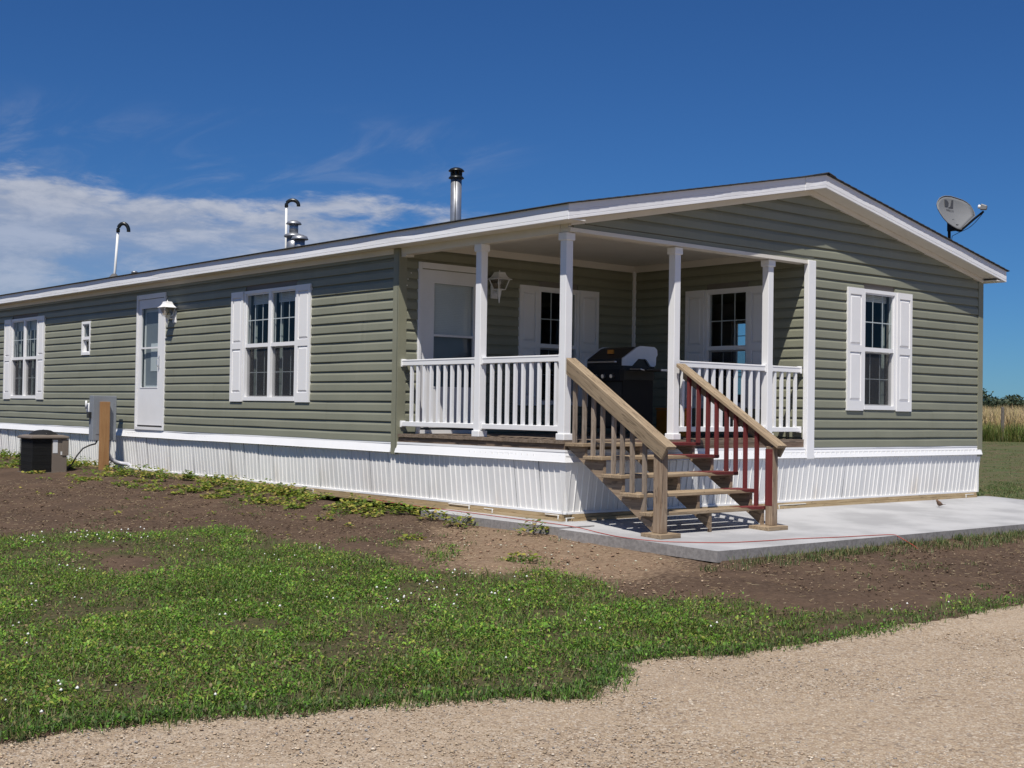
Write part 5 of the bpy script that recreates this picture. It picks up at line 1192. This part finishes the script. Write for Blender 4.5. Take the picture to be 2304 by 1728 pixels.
# ================================================================== BIRD
def bird(loc, yawd):
    bm = MB(); prof = [(-.075, .004, .030), (-.055, .010, .032), (-.035, .020, .038), (-.010, .030, .044), (.015, .031, .052), (.032, .025, .064), (.044, .019, .078), (.054, .018, .088), (.064, .014, .090), (.071, .005, .088)]
    seg = 12; vs = []
    for x, r, z in prof:
        for k in range(seg): t = 2*math.pi*k/seg; vs.append((x-.25*r*math.sin(t), r*.85*math.cos(t), z+r*math.sin(t)))
    fs = [(i*seg+k, i*seg+(k+1) % seg, (i+1)*seg+(k+1) % seg, (i+1)*seg+k) for i in range(len(prof)-1) for k in range(seg)]+[tuple(range(seg-1, -1, -1)), tuple((len(prof)-1)*seg+k for k in range(seg))]
    c, s_ = math.cos(yawd), math.sin(yawd)
    def X_(p): return (loc[0]+p[0]*c-p[1]*s_, loc[1]+p[0]*s_+p[1]*c, loc[2]+p[2])
    r = empty('small_bird', loc, 'small brown bird standing on the concrete patio near the wall', 'bird')
    bm.add([X_(v) for v in vs], fs); bm.build('body', 'bird_brown', r, True)
    b = MB(); b.add([X_(v) for v in [(.070, -.003, .089), (.070, .003, .089), (.070, 0, .084), (.084, 0, .085)]], [(0, 3, 1), (1, 3, 2), (2, 3, 0)]); b.build('beak', 'dark_ink', r)
    b = MB(); b.hexa([X_(v) for v in [(-.13, -.010, .030), (-.06, -.008, .030), (-.06, .008, .030), (-.13, .010, .030), (-.13, -.010, .034), (-.06, -.008, .037), (-.06, .008, .037), (-.13, .010, .034)]]); b.build('tail', 'bird_brown', r)
    for y in (-.010, .010):
        b = MB(); b.tube([X_((.004, y, .030)), X_((.010, y, .002))], .0018, 5); b.tube([X_((.0, y, .002)), X_((.024, y, .002))], .0018, 5); b.build('leg', 'dark_ink', r)
    for y in (-.026, .026):
        b = MB(); sg2 = 1 if y > 0 else -1
        b.add([X_(v) for v in [(.02, y, .055), (.0, y+sg2*.003, .060), (-.075, y*.35, .034), (-.03, y, .036), (.01, y, .040)]], [(0, 1, 2, 3, 4)]); b.build('wing', 'bird_brown', r)
bird((6.12, -.66, slab_z(-.66)+.001), math.radians(178))

# ================================================================== LEAFY PLANTS ALONG THE WALL
SQ = [(.13, .20, .025), (.19, .26, .035), (.27, .30, .045), (.36, .34, .07), (.10, .16, .03), (.42, .33, .10)]
def plantmesh(cx, cy, R, hmax, nl, rs, cols=SQ, lsz=(.024, .055)):
    n = nl; r = R*np.sqrt(rs.random(n)); t = rs.random(n)*6.283; x = cx+r*np.cos(t); y = cy+r*np.sin(t); f = 1-(r/R)**2*.6
    z = hfun(x, y)+hmax*f*(.15+.85*rs.random(n)); sz = lsz[0]+(lsz[1]-lsz[0])*rs.random(n)
    th = rs.random(n)*6.283; ti = (rs.random(n)-.25)*.9
    d = np.stack([np.cos(th)*np.cos(ti), np.sin(th)*np.cos(ti), np.sin(ti)], 1); s = np.stack([-np.sin(th), np.cos(th), (rs.random(n)-.5)*.8], 1); s /= np.linalg.norm(s, axis=1)[:, None]
    nrm = np.cross(d, s); p = np.stack([x, y, z], 1); szc = sz[:, None]
    # lobed leaf: 7-point outline, folded along the midrib
    pr = [(0, 0, 0), (.25, .42, .06), (.55, .50, .05), (.80, .26, .0), (1.02, 0, -.10), (.80, -.26, .0), (.55, -.50, .05), (.25, -.42, .06)]
    V = np.stack([p+d*szc*a+s*szc*b+nrm*szc*c_ for a, b, c_ in pr], 1); base = np.arange(n)[:, None]*8
    F = np.concatenate([base+np.array(f_) for f_ in ((0, 1, 2, 3), (0, 3, 4, 5), (0, 5, 6, 7))], 0)
    c_ = np.array(cols)[rs.integers(0, len(cols), n)]*(1+(rs.random((n, 1))-.5)*.3); return V.reshape(-1, 3), F, np.repeat(np.clip(c_, 0, 1), 8, 0)
# single plants that stand apart
ind = [(-.60, -.18, .17, .17, 70, 'squash-like plant wilting against the concrete kerb near the porch corner'), (-.62, .98, .19, .15, 90, 'leafy plant against the kerb, second from the porch corner'), (-.52, 1.62, .17, .16, 80, 'leafy plant where the kerb meets the wall bed'),
       (-1.67, .42, .16, .07, 60, 'low yellow green plant on the bare soil between lawn and kerb'), (-1.64, -1.25, .16, .07, 50, 'low leafy weed on sandy soil left of the patio corner'), (-1.43, 2.46, .12, .07, 40, 'small yellow plant alone on bare soil below the bed')]
for i, (x, y, R_, hm, nl, lab) in enumerate(ind):
    rs = np.random.default_rng(100+i); z = float(hfun(x, y)); r = empty('leafy_plant', (x, y, z), lab, 'plant', 'leafy garden plants by the kerb')
    V, F, C = plantmesh(x, y, R_, hm, nl, rs); o = fastmesh('foliage', V-np.array([x, y, z]), F, MAT['leaf'], C); o.parent = r
    mb = MB()
    for k in range(5): t = rs.random()*6.28; mb.tube([(x, y, z-.01), (x+R_*.3*math.cos(t), y+R_*.3*math.sin(t), z+hm*.5), (x+R_*.6*math.cos(t), y+R_*.6*math.sin(t), z+hm*.7)], .004, 5)
    ORG[r.name] = Vector((x, y, z)); mb.build('stem', 'cable_green' if 'cable_green' in MAT else 'bark', r)
parts = []; rs = np.random.default_rng(55)
for k in range(320):
    y = rs.uniform(2.0, 18.5); w_ = .35+.65*min(1, (y-1.5)/6); x = -.20-rs.random()**2.0*1.5*w_-.12*(y < 4)
    if y > 10.6 and y < 11.8 and x > -.55 and x < -.3: continue
    if fbm(np.array([x*1.2]), np.array([y]), .9, 2, 7)[0] < .36: continue
    parts.append(plantmesh(x, y, rs.uniform(.08, .19), rs.uniform(.07, .19)*(1.0 if x > -.8 else .5), int(rs.uniform(25, 60)), rs, cols=SQ if rs.random() < .6 else SQ[:2]+SQ[4:5]*2))
for k in range(60):
    y = rs.uniform(1.5, 15); x = -.9-rs.random()*2.0; parts.append(plantmesh(x, y, rs.uniform(.04, .09), .035, int(rs.uniform(5, 12)), rs, lsz=(.02, .045)))
V, F, C = merge(parts); o = fastmesh('bed_plants', V, F, MAT['leaf'], C, 'stuff')

# ================================================================== FAR FIELD: tall grass, fence posts, trees
ud = Vector((math.sin(math.radians(61)), math.cos(math.radians(61)), 0)); ld = Vector((-ud.y, ud.x, 0))
n = 110000; dep = 49.5+RNG.random(n)**1.6*22; lat = RNG.uniform(-20, 16, n)
px = CAM.x+ud.x*dep+ld.x*lat; py = CAM.y+ud.y*dep+ld.y*lat; pz = hfun(px, py)
front = dep < 51.6
Hh = np.where(front, .30+.45*RNG.random(n), .75+.55*RNG.random(n)*(.7+.6*fbm(px, py, .5, 2, 400)))
cols = np.where(front[:, None], pick([(.11, .17, .03), (.16, .21, .045), (.22, .24, .07), (.08, .12, .03), (.30, .26, .10)], n), pick([(.52, .40, .20), (.56, .43, .24), (.48, .38, .19), (.45, .40, .18), (.56, .42, .26)], n, .08))
V, F, C = blades(px, py, pz, Hh, (.012+.014*RNG.random(n)), .1+.5*RNG.random(n), cols); 
k_ = fastmesh('tall_field_grass', V, F, MAT['leaf'], C, 'stuff')
d_ = 49.9; uu = CAM+ud*d_; 
def fence_post(lat, lab, dep=50.0):
    p = CAM+ud*dep+ld*lat; z = float(hfun(p.x, p.y)); mb = MB(); mb.lathe((p.x, p.y, z-.1), [(.06, 0), (.062, .4), (.058, 1.2), (.055, 1.32), (.03, 1.34)], 10)
    o = mb.build('fence_post', 'grey_post'); return tag(o, lab, 'fence post')
fence_post(.05, 'weathered grey fence post at the edge of the tall dry field')
# trees
def tree(px_, py_, hgt, wid, seed, lab):
    rs = np.random.default_rng(seed); z0 = float(hfun(px_, py_)); r = empty('field_tree', (px_, py_, z0), lab, 'tree', 'row of dark trees beyond the field')
    mb = MB(); tr_ = [(px_, py_, z0-.2), (px_+.1, py_, z0+hgt*.3), (px_+.2, py_+.1, z0+hgt*.6)]; mb.tube(tr_, [.28, .2, .1], 8)
    for k in range(4): t = rs.random()*6.28; mb.tube([(px_+.1, py_, z0+hgt*(.28+.06*k)), (px_+wid*.3*math.cos(t), py_+wid*.3*math.sin(t), z0+hgt*(.55+.07*k))], [.12, .05], 6)
    mb.build('trunk', 'bark', r)
    n = 1500; lob = 9; lc = np.stack([rs.normal(0, wid*.26, lob), rs.normal(0, wid*.26, lob), hgt*(.32+.5*rs.random(lob))], 1); lr = wid*(.16+.14*rs.random(lob))
    i = rs.integers(0, lob, n); v = rs.normal(0, 1, (n, 3)); v /= np.linalg.norm(v, axis=1)[:, None]; v *= (rs.random((n, 1))**.4)
    P_ = lc[i]+v*lr[i][:, None]*np.array([1, 1, .8]); P_[:, 2] = np.clip(P_[:, 2], .3, hgt)
    global RNG
    V, F, C = leaves(P_[:, 0], P_[:, 1], P_[:, 2], .45+.4*rs.random(n), np.array([(.066, .096, .064), (.082, .116, .074), (.056, .080, .056), (.10, .135, .08)])[rs.integers(0, 4, n)], 1.2, .8)  # distance haze is put into the crown greens: paler and greyer
    o = fastmesh('crown', V, F, MAT['leaf'], C); o.parent = r
ud2 = ud
specs = [(-17, 8.2, 9), (-13.2, 7.0, 7), (-10.4, 8.8, 8), (-7.0, 9.8, 9), (-3.2, 7.4, 7), (.2, 6.0, 6), (3.2, 7.6, 7), (6.2, 9.0, 8), (10.2, 8.4, 8), (13.6, 9.6, 9), (17.4, 8.0, 8), (21.5, 9.0, 9), (26, 8.0, 9)]
labs = ['dark tree mostly hidden behind the right house corner', 'second dark tree behind the right house corner', 'dark tree right beside the house corner beyond the field', 'tallest round-topped tree left of the fence post', 'low tree just left of the fence post', 'lowest tree showing behind the fence post', 'tree just right of the fence post', 'round tree near the right picture edge', 'dark tree cut by the right picture edge', 'dark tree beyond the right picture edge', 'dark tree outside the right of the picture', 'dark tree further outside the right of the picture', 'last dark tree outside the right of the picture']
for i, (lt, hg, wd_) in enumerate(specs):
    p = CAM+ud*300+ld*(-lt*1.0); tree(p.x, p.y+0, hg*.66, wd_*1.0, 900+i, labs[i])
